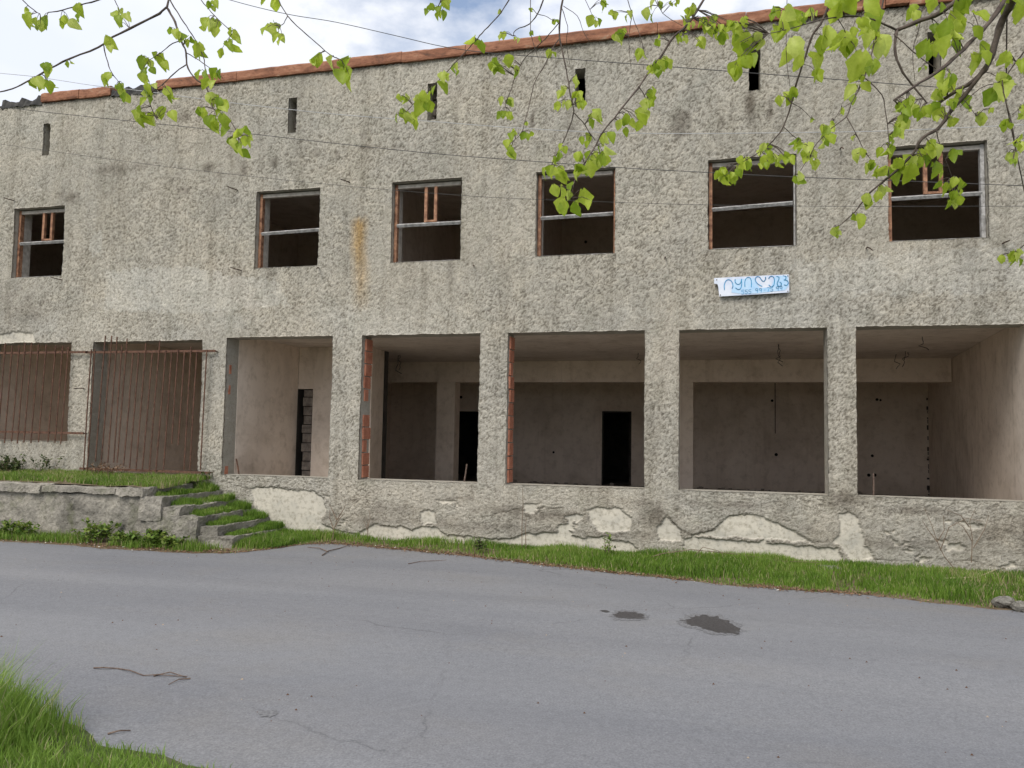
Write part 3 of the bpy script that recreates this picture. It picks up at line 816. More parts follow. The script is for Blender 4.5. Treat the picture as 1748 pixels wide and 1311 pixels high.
# torn roofing felt where the coping is gone
def felt(x0, x1, zc, n, seed):
    rg = random.Random(seed); m = MB()
    Vs = []
    for i in range(n+1):
        x_ = x0+(x1-x0)*i/n
        Vs.append((x_, 12.93+rg.random()*.05, zc-.03-rg.random()*.04)); Vs.append((x_, 12.95+rg.random()*.05, zc+.06+rg.random()*.10)); Vs.append((x_, 13.35, zc+.10+rg.random()*.05)); Vs.append((x_, 13.35, zc))
    for i in range(n):
        for j in range(4):
            m.f.append((i*4+j, i*4+(j+1) % 4, (i+1)*4+(j+1) % 4, (i+1)*4+j))
    m.f += [(3, 2, 1, 0), (n*4, n*4+1, n*4+2, n*4+3)]
    m.v = Vs; return m
bpart(felt(xg1+.01, xg2-.01, Z_TOP+.01, 16, 3), 'torn_roof_felt', M_ROOF)
bpart(felt(-14.95, xg0-.01, Z_TOP+.02, 12, 5), 'torn_roof_felt', M_ROOF)

# windows
for i, (a_, b_) in enumerate(WIN):
    zb, zt = OPEN[i][2], OPEN[i][3]
    yf = 13.10
    m = MB(); w_ = 0.055
    m.box(a_+.012, a_+.012+w_, yf, yf+.09, zb+.01, zt-.02)
    fr = m.build('window_frame', M_WOOD, bld, BLOC)
    if i > 2: MB().box(b_-.012-(w_ if i == 5 else .022), b_-.012, yf, yf+.09, zb+.01, zt-.02).build('right_stile', M_WOODG if i > 3 else M_WOOD, fr)
    MB().box(a_+.07, b_-.06, yf+.004, yf+.08, zt-.095, zt-.03).build('head_rail', M_WOODP, fr)
    MB().box(a_+.07, b_-.06, yf+.004, yf+.08, zb+.004, zb+.03).build('sill_rail', M_WOODG, fr)
    MB().box(a_+.014, a_+.052, yf+.092, YB-.01, zb+.01, zt-.04).build('lining', M_WOODP, fr)
    zt_ = zb+(zt-zb)*(0.475 if i else 0.51)
    tlt = [0.0, .012, .0, .008, .02, .006][i]
    m = MB(); m.tube([(a_+.06, yf+.02, zt_-tlt), ((a_+b_)/2, yf+.018, zt_), (b_-.05, yf+.02, zt_+tlt)], [.036]*3, 4); m.build('transom', M_WOODG, fr)
    if i in (0, 2, 5):
        c1, c2 = {0: (0.50, 0.66), 2: (0.46, 0.60), 5: (0.40, 0.56)}[i]
        for c_ in (c1, c2):
            x_ = a_+(b_-a_)*c_
            MB().box(x_-.028, x_+.028, yf+.002, yf+.06, zt_+.036, zt-.098).build('mullion', M_WOOD, fr)
        MB().box(a_+(b_-a_)*c1+.03, a_+(b_-a_)*c2-.03, yf+.006, yf+.05, zt_+.04, zt_+.075).build('casement_rail', M_WOOD, fr)

# hollow-clay bricks left showing in two jambs
def brick_mesh():
    m = MB(); n = 7; H = 0.222; D = 0.30
    prof = []
    for k in range(n):
        z0_ = -H/2+H*k/n; z1_ = z0_+H/n
        prof += [(0.0, z0_+.004), (0.0, z1_-.006), (-.008, z1_-.005), (-.008, z1_+.003)]
    prof = prof[:-2]
    prof = [(-.10, -H/2)] + prof + [(-.10, H/2)]
    k = len(prof)
    for y_ in (-D/2, D/2): m.v += [(p[0], y_, p[1]) for p in prof]
    for j in range(k):
        j2 = (j+1) % k; m.f.append((j, j2, k+j2, k+j))
    m.f += [tuple(reversed(range(k))), tuple(range(k, 2*k))]
    return m.mesh('brick', M_BRICK)
BM = brick_mesh()
def jamb_bricks(xj, zs, z1, miss, seed, half=()):
    rg = random.Random(seed); z_ = zs; k = 0
    while z_ < z1:
        if k not in miss:
            o = bpy.data.objects.new('brick', BM); COL.objects.link(o)
            o.location = (xj+.018+rg.random()*.016, 13.235+rg.random()*.02, z_+.111)
            sc = 0.5 if k in half else 0.86+rg.random()*.16
            o.scale = (1, sc, 1); o.rotation_euler = ((rg.random()-.5)*.03, 0, (rg.random()-.5)*.05)
            if k in half: o.location.y -= .05
            child(o, bld, BLOC)
        z_ += 0.236; k += 1
jamb_bricks(BAY[3][0], 1.13, 3.70, (5,), 2, (2, 6))
jamb_bricks(BAY[4][0], 1.13, 3.70, (), 5, (8,))
for z_, sc in ((3.15, .2), (2.75, .15), (1.18, .3)):
    o = bpy.data.objects.new('brick', BM); COL.objects.link(o); o.location = (BAY[2][0]+.016, 13.14, z_); o.scale = (1, sc, .8); child(o, bld, BLOC)

# rebar stubs, holes, wires in the rooms, posts
for (x_, y_, dx, dz_) in [(405, 325, -.10, .05), (597, 312, -.09, .03), (106, 478, -.10, .05), (412, 462, -.11, .05), (546, 458, .05, -.03), (810, 454, .05, -.03), (1136, 440, .0, -.05), (1479, 424, .05, -.06), (1711, 416, .03, .02), (1434, 255, .02, -.04), (143, 663, -.05, .0), (25, 343, -.08, .04)]:
    p = onY(x_, y_, WY)
    MB().tube([(p.x-dx*.2, 13.05, p.z), (p.x, 12.93, p.z), (p.x+dx*.5, 12.85, p.z+dz_*.4-.01), (p.x+dx, 12.80, p.z+dz_-.02)], [.011, .011, .010, .009], 5).build('rebar_stub', M_REBAR, bld, BLOC)
for (x_, y_, Y, r_) in [(945, 772, YBK, .055), (1325, 776, YBK, .07), (1489, 778, YBK, .06), (1483, 811, YBK, .07), (1493, 811, YBK, .07), (1497, 682, YBK, .06), (1503, 683, YBK, .045), (1318, 684, YBK, .06), (1000, 413, 18.4, .055), (697, 427, 18.4, .05), (787, 678, YBK, .07)]:
    p = onY(x_, y_, Y-.006)
    m = MB(); m.tube([(p.x, Y-.012, p.z), (p.x, Y-.002, p.z)], [r_*.7, r_*.6], 7); m.build('socket_hole', M_HOLE, bld, BLOC)
def hang(px_, y0_, y1_, Y, seed):
    rg = random.Random(seed)
    p0 = onY(px_, y0_, Y); z1 = onY(px_, y1_, Y).z
    pts = [(p0.x, Y, CEZ+.02)]
    n = 6
    for k in range(1, n+1):
        pts.append((p0.x+(rg.random()-.5)*.035*k, Y+(rg.random()-.5)*.03*k, CEZ+(z1-CEZ)*k/n))
    MB().tube(pts, .008, 4).build('hanging_wire', M_WIRE, bld, BLOC)
for k, (x_, a_, b_, Y) in enumerate([(1328, 570, 625, 16.2), (1330, 570, 618, 16.3), (682, 608, 632, 17.5), (680, 608, 638, 17.6), (1090, 605, 622, 17.6), (1574, 560, 598, 15.3), (1545, 595, 626, 17.8), (1550, 595, 615, 18.0), (1530, 605, 630, 18.4)]):
    hang(x_, a_, b_, Y, k)
for (x0_, y0_, x1_, y1_, Y, mt, r_) in [(792, 826, 797, 792, 13.25, M_TWIG, .013), (408, 813, 403, 783, 13.25, M_IRON, .016), (1491, 850, 1491, 808, 13.3, M_TWIG, .011)]:
    a_, b_ = onY(x0_, y0_, Y), onY(x1_, y1_, Y); a_.z = 1.09
    MB().tube([a_, (a_+b_)/2+Vector((.004, 0, 0)), b_], r_, 5).build('upright_stick', mt, bld, BLOC)
mb = MB()
rg = random.Random(12)
for k in range(240):
    x_ = -6+rg.random()*10; y_ = YBK-.1-rg.random()*rg.random()*1.5; s_ = .015+rg.random()**2*.06
    mb.box(x_, x_+s_*1.5, y_-s_, y_, FLZ-.01, FLZ+s_*(.3+rg.random()))
for (xc, zt0) in ((skew(YBK)-.03, 3.1), (onY(665, 700, YBK).x, 2.9)):
    m = MB(); z_ = FLZ+.02
    while z_ < zt0:
        h_ = .03+rg.random()*.12
        if rg.random() < .6:
            w_ = .008+rg.random()**2*.045
            m.box(xc-w_, xc+w_*.3, YBK-.012-rg.random()*.02, YBK+.01, z_, z_+h_)
        z_ += h_+rg.random()*.05
    bpart(m, 'crumbling_corner', M_DARK)
p = onY(1323, 652, YBK)
bpart(MB().box(p.x-.015, p.x+.015, YBK-.008, YBK+.01, onY(1323, 740, YBK).z, p.z), 'conduit_groove', M_BLOCK)
rb = bpart(mb, 'floor_rubble', M_FLOOR); rb['kind'] = 'stuff'
# rubble bricks sitting in the left sides of the vent slits
for k in (0, 1, 2):
    s_ = SLIT[k]
    for j in range(4):
        z_ = 7.76+j*.16
        MB().box(s_-.088, s_-.045+(.02 if k == 0 else .0)+random.random()*.03, 13.2+random.random()*.08, 13.36, z_, z_+.13).build('vent_block', M_BLOCK, bld, BLOC)

# ------------------------------------------------------------------ concrete terrace and steps
ZP = 0.93
TY = 11.30
def rough_box(x0, x1, y0, y1, z0, z1, d, amp, seed, name, mat, parent, ploc, inset=0.0):
    """a box whose faces are subdivided and knocked about"""
    nxs = max(1, int((x1-x0)/d)); nys = max(1, int((y1-y0)/d)); nzs = max(1, int((z1-z0)/d))
    vid = {}; Vv = []; Ff = []
    def g(i, j, k):
        key = (i, j, k)
        if key not in vid:
            vid[key] = len(Vv); Vv.append((x0+(x1-x0)*i/nxs, y0+(y1-y0)*j/nys, z0+(z1-z0)*k/nzs))
        return vid[key]
    for i in range(nxs):
        for k in range(nzs):
            Ff.append((g(i, 0, k), g(i+1, 0, k), g(i+1, 0, k+1), g(i, 0, k+1)))
            Ff.append((g(i+1, nys, k), g(i, nys, k), g(i, nys, k+1), g(i+1, nys, k+1)))
        for j in range(nys):
            Ff.append((g(i, j, nzs), g(i+1, j, nzs), g(i+1, j+1, nzs), g(i, j+1, nzs)))
            Ff.append((g(i, j+1, 0), g(i+1, j+1, 0), g(i+1, j, 0), g(i, j, 0)))
    for j in range(nys):
        for k in range(nzs):
            Ff.append((g(nxs, j, k), g(nxs, j+1, k), g(nxs, j+1, k+1), g(nxs, j, k+1)))
            Ff.append((g(0, j+1, k), g(0, j, k), g(0, j, k+1), g(0, j+1, k+1)))
    A = np.array(Vv)
    for c in range(3):
        A[:, c] += (fbm(A[:, 0]*4.3+A[:, 2]*3.1, A[:, 1]*4.1+A[:, 2]*4.7+c*11, seed+c, 4)-.5)*2*amp
        A[:, c] += (fbm(A[:, 0]*19+A[:, 2]*7, A[:, 1]*17+A[:, 2]*19+c*11, seed+c+20, 2)-.5)*amp*.9
    m = MB(); m.v = [tuple(p) for p in A]; m.f = Ff
    return m.build(name, mat, parent, ploc)
TLOC = (-12, 12.1, 0)
ter = empty('concrete_terrace', TLOC, 'weathered concrete terrace with crumbling grassy steps below the barred bay', 'terrace')
XS = -9.52
rough_box(-17.6, XS+.1, TY+.07, 12.97, -.05, ZP-.13, .06, .026, 300, 'retaining_wall', M_CONC, ter, TLOC)
# edge slab in broken lengths
for k, (a_, b_) in enumerate([(-17.6, -15.4), (-15.38, -13.3), (-13.28, -11.62), (-11.60, -10.02), (-10.0, XS+.06)]):
    rough_box(a_, b_, TY-.02+k % 2*.02, 12.6, ZP-.11-(k % 3)*.02, ZP+(-.02 if k % 2 else .004), .045, .030, 320+k*7, 'edge_slab', M_CONC, ter, TLOC)
NST = 5
for k in range(NST):
    zt = ZP-.13-k*.155
    xa = XS+.07+k*.352
    rough_box(xa-.30 if k else xa-.1, xa+.352, TY+.02+.03*k*(k % 2), 12.985, -.05 if k > 1 else zt-.4, zt, .04, .032, 340+k*9, 'step', M_CONC, ter, TLOC)
# turf cover of the terrace
txs = np.arange(-17.5, -9.52, .1); tys = np.linspace(TY+.28, 12.98, 16)
TXX, TYY = np.meshgrid(txs, tys)
def terr_z(x, y): return ZP+.008+np.clip((y-TY-.3)/1.35, 0, 1)*0.10+(fbm(x*2, y*2, 360, 3)-.5)*.05
I = np.arange(TXX.size).reshape(TXX.shape)
F = np.stack([I[:-1, :-1], I[:-1, 1:], I[1:, 1:], I[1:, :-1]], -1).reshape(-1, 4)
tt_ = link('terrace_soil', np_mesh('terrace_soil', np.stack([TXX, TYY, terr_z(TXX, TYY)], -1).reshape(-1, 3), [F], M_SOIL, smooth=True)); child(tt_, ter, TLOC)

# ------------------------------------------------------------------ iron grilles
def grille(name, label, xr, zr, bars, x_lo, x_hi, group=None):
    """bars: list of (x bottom, x top, z bottom, z top)"""
    loc = ((x_lo+x_hi)/2, 12.9, zr[0])
    g_ = empty(name, loc, label, 'grille', group)
    for z_ in zr:
        MB().box(x_lo, x_hi, 12.895, 12.915, z_-.022, z_+.022).build('rail', M_IRON, g_, loc)
    for (xb, xt, zb, zt) in bars:
        MB().tube([(xb, 12.883, zb), ((xb+xt)/2+(random.random()-.5)*.012, 12.883+(random.random()-.5)*.012, (zb+zt)/2), (xt, 12.883, zt)], .0135, 5).build('bar', M_IRON, g_, loc)
    for (a_, z_) in ((x_lo+.02, zr[-1]), (x_hi-.02, zr[-1]), (x_hi-.02, zr[0])):
        MB().tube([(a_, 12.905, z_), (a_, 13.12, z_)], .012, 5).build('wall_anchor', M_IRON, g_, loc)
    return g_
YG = 12.9
zr_t = onY(60, 602, YG).z; zr_b = onY(60, 738, YG).z
bars = []
for k, xp in enumerate([10, 22, 34, 44, 55, 67, 80, 96, 108, 118]):
    t_ = onY(xp, 588, YG); b_ = onY(xp-13, 752, YG)
    bars.append((b_.x, t_.x, 1.60+random.random()*.05, t_.z+(random.random()-.5)*.1))
xx = bars[0][0]
for k in range(8):
    xx -= .155; bars.append((xx, xx+.01, 1.62, 3.68+(random.random()-.5)*.1))
grille('window_grille', 'short rusty bar grille over the leftmost ground-floor opening', None, [zr_b, zr_t], bars, -15.25, onY(150, 601, YG).x)
bars = []
top_y = [573, 573, 575, 590, 578, 603, 602, 586, 602, 581, 598, 600, 596, 600, 592, 602, 597]
bx_t = [181, 192, 201, 209, 218, 228, 238, 250, 261, 274, 284, 294, 305, 316, 327, 337, 354]
bx_b = [164, 174, 185, 195, 201, 212, 222, 233, 244, 256, 267, 280, 294, 305, 315, 325, 343]
bot_y = [788, 786, 790, 790, 790, 795, 800, 802, 802, 802, 804, 802, 758, 760, 802, 802, 802]
for k in range(len(bx_t)):
    t_ = onY(bx_t[k], top_y[k], YG); b_ = onY(bx_b[k], bot_y[k], YG)
    bars.append((b_.x, t_.x, max(b_.z, 1.0), t_.z))
for xp in (163, 157): 
    t_ = onY(xp, 596, YG); bars.append((onY(xp-13, 792, YG).x, t_.x, 1.02, t_.z))
grille('gate_grille', 'tall rusty bar grille across the bay above the grassy steps', None, [1.14, onY(270, 600, YG).z], bars, onY(146, 601, YG).x, onY(367, 601, YG).x)

# ------------------------------------------------------------------ sale sign
SL = onY(1288, 505, 12.93)
sign = empty('sale_sign', (SL.x, 12.95, 4.32), 'pale blue hand-painted sale sign nailed to the wall', 'sign')
SLOC = (SL.x, 12.95, 4.32)
def sg(x, y, Y): return onY(1180+x/7.9455, 440+y/7.95, Y)
outl = [(310, 275), (640, 258), (1000, 240), (1325, 225), (1328, 345), (1330, 470), (860, 498), (380, 525), (372, 450), (367, 395), (355, 356), (310, 350)]
fr_ = [sg(x, y, 12.925) for x, y in outl]
m = MB(); n = len(outl)
m.v = [tuple(p) for p in fr_] + [(p.x, 12.95, p.z) for p in fr_]
m.f = [tuple(reversed(range(n))), tuple(range(n, 2*n))] + [(i, (i+1) % n, n+(i+1) % n, n+i) for i in range(n)]
m.build('board', M_SIGN, sign, SLOC)
def stroke(pts, w, Y, mb):
    P = [sg(x, y, Y) for x, y in pts]
    # smooth the hand-drawn line
    Q = []
    for i in range(len(P)-1):
        p0 = P[max(0, i-1)]; p1 = P[i]; p2 = P[i+1]; p3 = P[min(len(P)-1, i+2)]
        for k in range(5):
            t = k/5.0
            Q.append(0.5*((2*p1)+(p2-p0)*t+(2*p0-5*p1+4*p2-p3)*t*t+(3*p1-p0-3*p2+p3)*t**3))
    Q.append(P[-1])
    for a_, b_ in zip(Q[:-1], Q[1:]):
        d = (b_-a_); d.y = 0
        if d.length < 1e-6: continue
        d.normalize(); nrm = Vector((-d.z, 0, d.x))*w*.5; e = d*w*.25
        mb.quad(a_-e-nrm, b_+e-nrm, b_+e+nrm, a_-e+nrm)
wash = MB()
def wquad(pts, Y): 
    P = [sg(x, y, Y) for x, y in pts]; wash.v += [tuple(p) for p in P]; n0 = len(wash.v)-len(P); wash.f.append(tuple(n0+i for i in range(len(P))))
wquad([(545, 470), (580, 300), (700, 285), (850, 275), (870, 330), (930, 410), (1080, 400), (1140, 250), (1310, 240), (1320, 380), (1270, 440), (900, 482), (700, 494)], 12.9215)
wash.build('paint_wash', M_SIGNW, sign, SLOC)
LET = [
 [[(450, 435), (448, 370), (470, 315), (510, 297), (550, 325), (565, 385), (553, 418)]],
 [[(595, 292), (598, 335), (630, 362), (668, 345), (682, 288)], [(682, 295), (684, 360), (668, 418), (635, 432), (602, 408)]],
 [[(728, 395), (728, 320), (755, 272), (795, 272), (815, 320), (815, 398)]],
 [[(960, 388), (900, 352), (868, 300), (885, 260), (925, 262), (952, 300), (980, 322), (1008, 290), (1005, 262)]],
 [[(1050, 285), (1070, 255), (1108, 256), (1128, 300), (1120, 370), (1085, 396), (1052, 368)]],
 [[(1158, 252), (1190, 268), (1182, 310), (1165, 345), (1178, 383), (1212, 383), (1222, 350), (1200, 330)]],
 [[(1245, 243), (1283, 256), (1280, 290), (1258, 302)], [(1258, 302), (1300, 312), (1316, 345), (1292, 376), (1258, 366)]],
]
for lt in LET:
    m = MB()
    for k, st in enumerate(lt): stroke(st, .013, 12.9195-.0006*k, m)
    m.build('letter', M_SIGNT, sign, SLOC)
DIG = {'5': [[(34, 0), (6, 2), (4, 22), (26, 24), (32, 40), (18, 54), (0, 50)]], '9': [[(32, 16), (18, 28), (2, 18), (8, 2), (26, 0), (32, 16), (28, 54)]], '7': [[(0, 2), (34, 0), (14, 54)]], '-': [[(2, 26), (20, 25)]]}
pos = [('5', 682, 438), ('5', 730, 435), ('5', 778, 432), ('9', 870, 418), ('9', 920, 415), ('-', 985, 412), ('7', 1025, 405), ('5', 1075, 400), ('9', 1150, 392), ('9', 1200, 388)]
for ch, x_, y_ in pos:
    m = MB()
    for st in DIG[ch]: stroke([(x_+a_, y_+b_) for a_, b_ in st], .0075, 12.9187, m)
    m.build('digit', M_SIGNT, sign, SLOC)
for (x_, y_) in ((345, 300), (1310, 245), (1310, 455), (395, 505)):
    p = sg(x_, y_, 12.92); MB().tube([(p.x, 12.912, p.z), (p.x, 13.06, p.z)], [.009, .005], 6).build('nail', M_REBAR, sign, SLOC)

# ------------------------------------------------------------------ overhead cables
def cable(label, pts, Y, r_, mat, ext=True):
    P = [onY(x, y, Y) for x, y in pts]
    a_ = P[0]+(P[0]-P[1]).normalized()*6; b_ = P[-1]+(P[-1]-P[-2]).normalized()*6
    P = [a_]+P+[b_]
    Q = []
    for i in range(len(P)-1):
        p0 = P[max(0, i-1)]; p1 = P[i]; p2 = P[i+1]; p3 = P[min(len(P)-1, i+2)]
        for k in range(6):
            t = k/6.0
            Q.append(0.5*((2*p1)+(p2-p0)*t+(2*p0-5*p1+4*p2-p3)*t*t+(3*p1-p0-3*p2+p3)*t**3))
    Q.append(P[-1])
    o = MB().tube(Q, r_, 5).build('overhead_cable', mat)
    setp(o, label, 'cable', 'cables strung across the front of the building')
cable('thin cable crossing the cloudy sky down to the coping', [(330, -22), (400, 2), (490, 24), (574, 38), (680, 62), (759, 80), (842, 91), (960, 100)], 11.8, .006, M_WIRE)
cable('pale cable sagging just below the vent slits', [(-20, 123), (60, 131), (160, 146), (240, 155), (400, 176), (574, 195), (746, 208), (876, 218), (1030, 226), (1174, 228), (1374, 226), (1525, 223), (1770, 212)], 11.6, .0055, M_WIREL)
cable('dark cable running midway between the slits and the windows', [(-20, 180), (120, 196), (370, 222), (574, 245), (739, 262), (879, 273), (1072, 287), (1200, 294), (1354, 302), (1491, 307), (1770, 318)], 11.6, .0055, M_WIRE)
cable('faint lowest cable passing in front of the upper window heads', [(-20, 243), (160, 268), (330, 290), (574, 316), (794, 334), (935, 341), (1174, 349), (1400, 352), (1770, 352)], 11.6, .0035, M_WIRE)

# ------------------------------------------------------------------ grass
def blades(name, P, H, W, mat, parent=None, ploc=None, lean=.35, seed=1, tint=None, tip=None):
    rg = np.random.default_rng(seed)
    n = len(P)
    an = rg.random(n)*2*np.pi; ln = lean*H*(0.3+rg.random(n)); la = rg.random(n)*2*np.pi
    dx, dy = np.cos(an)*W/2, np.sin(an)*W/2
    lx, ly = np.cos(la)*ln, np.sin(la)*ln
    Z = np.zeros(n)
    b0 = P+np.stack([-dx, -dy, Z-.01], -1); b1 = P+np.stack([dx, dy, Z-.01], -1)
    m0 = P+np.stack([-dx*.8+lx*.35, -dy*.8+ly*.35, H*.55], -1); m1 = P+np.stack([dx*.8+lx*.35, dy*.8+ly*.35, H*.55], -1)
    tp = P+np.stack([lx, ly, H*(1-0.25*rg.random(n)*lean)], -1)
    Vv = np.stack([b0, b1, m1, m0, tp], 1).reshape(-1, 3)
    o = np.arange(n)*5
    q = np.stack([o, o+1, o+2, o+3], -1); t = np.stack([o+3, o+2, o+4], -1)
    if tint is None: tint = np.clip(rg.normal(.45, .22, n), 0, 1)
    me = np_mesh(name, Vv, [q, t], mat, {'tint': np.repeat(tint, 5)})
    ob = link(name, me); ob['kind'] = 'stuff'
    if parent is not None: child(ob, parent, ploc)
    return ob
def scatter(n, x0, x1, y0, y1, cond, seed):
    rg = np.random.default_rng(seed)
    x = x0+(x1-x0)*rg.random(n); y = y0+(y1-y0)*rg.random(n)
    k = cond(x, y, rg.random(n)); return x[k], y[k]
# strip along the wall
def c_strip(x, y, r):
    e = np.interp(x, xs, fe); dn = fbm(x*1.1, y*1.6, 400, 3)
    ed = np.clip((y-e-.03)/.32, 0, 1)
    thin = np.where(x > 3.0, .8, 1.0)*np.where((x < -7.7), 0.5, 1.0)
    steps = (x < -7.72) & (y > TY-.02)
    return (y > e-.13+.40*fbm(x*2.4, y*.6, 406, 3)) & (y < 12.97) & (r < (ed*.9+.1)*np.clip((dn-.22)*4, .12, 1)*thin) & ~steps
gx_, gy_ = scatter(190000, -8.6, 6.6, 10.0, 13.0, c_strip, 11)
hh = (0.03+0.16*fbm(gx_*1.3, gy_*1.8, 402, 3)**1.3+.01)*(0.6+.7*RNG.random(len(gx_)))
hh *= np.clip((gy_-np.interp(gx_, xs, fe))/.35, .35, 1.0)
tn = np.clip(.06+.8*fbm(gx_*.9, gy_*1.5, 404, 4)+RNG.normal(0, .18, len(gx_)), 0, .95)
tn = np.where(RNG.random(len(gx_)) < .05+.14*(gx_ > 3.2)+.12*(gy_ < np.interp(gx_, xs, fe)+.2), .99, tn)
blades('verge_grass', np.stack([gx_, gy_, verge_z(gx_, gy_)], -1), hh, .008+.004*RNG.random(len(gx_)), M_GRASS, seed=12, tint=tn)
setp(bpy.data.objects['verge_grass'], 'short green grass growing along the foot of the wall', 'grass')
# left verge in front of the terrace: sparse
def c_left(x, y, r):
    e = np.interp(x, xs, fe); dn = fbm(x*1.6, y*2, 410, 3)
    return (y > e+.12) & (y < TY+.0) & (r < np.clip((dn-.38)*4, .05, .8))
gx_, gy_ = scatter(26000, -17, -7.9, 10.4, 11.4, c_left, 13)
tn = np.clip(RNG.normal(.5, .25, len(gx_)), 0, 1)
blades('terrace_foot_grass', np.stack([gx_, gy_, verge_z(gx_, gy_)], -1), .05+.12*RNG.random(len(gx_)), .009+0*gx_, M_GRASS, seed=14, tint=tn)
setp(bpy.data.objects['terrace_foot_grass'], 'thin patchy grass at the foot of the concrete terrace', 'grass')
# on the terrace
def c_ter(x, y, r):
    dn = fbm(x*1.2, y*2.2, 420, 3); return (y > TY+.30+.25*(fbm(x*2, y*0, 421, 3)-.3)) & (r < np.clip((dn-.25)*3.2, .1, 1))
gx_, gy_ = scatter(52000, -17.2, -9.3, TY+.2, 12.96, c_ter, 15)
tn = np.clip(.25+.6*fbm(gx_*1.1, gy_*1.5, 422, 3)+RNG.normal(0, .22, len(gx_)), 0, .99)
tn = np.where(RNG.random(len(gx_)) < .12, .99, tn)
blades('terrace_grass', np.stack([gx_, gy_, terr_z(gx_, gy_)], -1), .04+.09*RNG.random(len(gx_))*fbm(gx_*2, gy_*2, 424, 2)*1.6, .009+0*gx_, M_GRASS, seed=16, tint=tn)
setp(bpy.data.objects['terrace_grass'], 'low green grass covering the top of the terrace', 'grass')
# on the steps
PP, HH = [], []
for k in range(NST+1):
    zt = (ZP-.13-k*.155) if k < NST else .06
    xa = XS+.07+k*.352
    n = 9000
    x = xa-.02+.33*RNG.random(n) if k < NST else xa-.05+.75*RNG.random(n); y = TY+.25+1.72*RNG.random(n)
    inner = (x-xa)/.3
    kf = (RNG.random(n) < np.clip(1.5-inner*.95, .15, 1)*np.clip((fbm(x*4, y*3.2, 430+k, 3)-.24)*4.5, .08, 1)*(1+.5*(y > 12.3))*np.clip((y-TY-.1)/.4, .2, 1)) if k < NST else (RNG.random(n) < .9)
    x, y = x[kf], y[kf]
    PP.append(np.stack([x, y, np.full(len(x), zt-.005)], -1)); HH.append((.02+.17*RNG.random(len(x))*fbm(x*5, y*5, 437+k, 2)))
# a fringe of taller grass where the steps meet the wall
x = XS+.1+1.9*RNG.random(4200); y = 12.90-.28*RNG.random(4200)**1.5
z = ZP-.13-np.clip(np.floor((x-XS-.07)/.352), 0, 5)*.155
PP.append(np.stack([x, y, z], -1)); HH.append(.07+.15*RNG.random(4200)*fbm(x*3, y, 433, 2)*1.4)
PP = np.concatenate(PP); HH = np.concatenate(HH)
tn = np.clip(.1+.7*fbm(PP[:, 0]*2, PP[:, 1]*2, 436, 3)+RNG.normal(0, .2, len(PP)), 0, 1)
blades('step_grass', PP, HH, .009+0*HH, M_GRASS, seed=18, tint=tn)
setp(bpy.data.objects['step_grass'], 'grass tufts growing on the treads of the concrete steps', 'grass')
# long grass of the near bank
def c_bank(x, y, r):
    e = np.interp(x, xs, ne)+.08; dn = fbm(x*1.4, y*1.4, 440, 3)
    return (y < e) & (r < np.clip((e-y)/.15, .35, 1)*np.clip((dn-.1)*3.5, .35, 1)) & (x+y*.25 < 1.2)
gx_, gy_ = scatter(150000, -10.5, 0.6, 1.2, 5.0, c_bank, 21)
e_ = np.interp(gx_, xs, ne)
tall = np.clip(1-(gx_+4.25)/.35, .0, 1)
hh = (0.12+.36*tall)*(0.45+.75*RNG.random(len(gx_)))*np.clip((e_-gy_)/.3, .55, 1)
tn = np.clip(.2+.5*fbm(gx_*1.6, gy_*1.6, 444, 3)+RNG.normal(0, .17, len(gx_)), 0, .97)
tn = np.where(RNG.random(len(gx_)) < .05, 1.0, tn)
blades('bank_grass', np.stack([gx_, gy_, bank_z(gx_, gy_)], -1), hh, .0045+.003*RNG.random(len(gx_)), M_GRASSN, seed=22, tint=tn, lean=.55)
setp(bpy.data.objects['bank_grass'], 'long lush green grass on the near bank at lower left', 'grass')
# litter along the road edge
n = 9000
x = -15+20.5*RNG.random(n); y = np.interp(x, xs, fe)+RNG.normal(.05, .085, n)+np.where(x < -7.6, .30*RNG.random(n), 0)
k_ = (RNG.random(n) < np.clip((fbm(x*1.2, x*0, 450, 3)-.3)*3, .1, 1)+(x < -7.5)*.4); x, y = x[k_], y[k_]; n = len(x)
z = np.maximum(road_z(x, y), verge_z(x, y))+.007
s_ = .006+.016*RNG.random(n); an = RNG.random(n)*6.28
Vv = []
for cx_, cy_, zz in ((-1, -.5, 0), (.2, -.7, .3), (1, .3, .9), (-.3, .6, .5)):
    Vv.append(np.stack([x+(np.cos(an)*cx_-np.sin(an)*cy_)*s_, y+(np.sin(an)*cx_+np.cos(an)*cy_)*s_, z+zz*s_*.7], -1))
me = np_mesh('leaf_litter', np.stack(Vv, 1).reshape(-1, 3), [np.arange(4*n).reshape(n, 4)], M_LITTER, {'tint': np.repeat(np.where(RNG.random(n) < .03, 1.0, RNG.random(n)*.9), 4)})
lo = link('leaf_litter', me); setp(lo, 'brown dead leaves and crumbs strewn along the road edge', 'litter', kind='stuff')
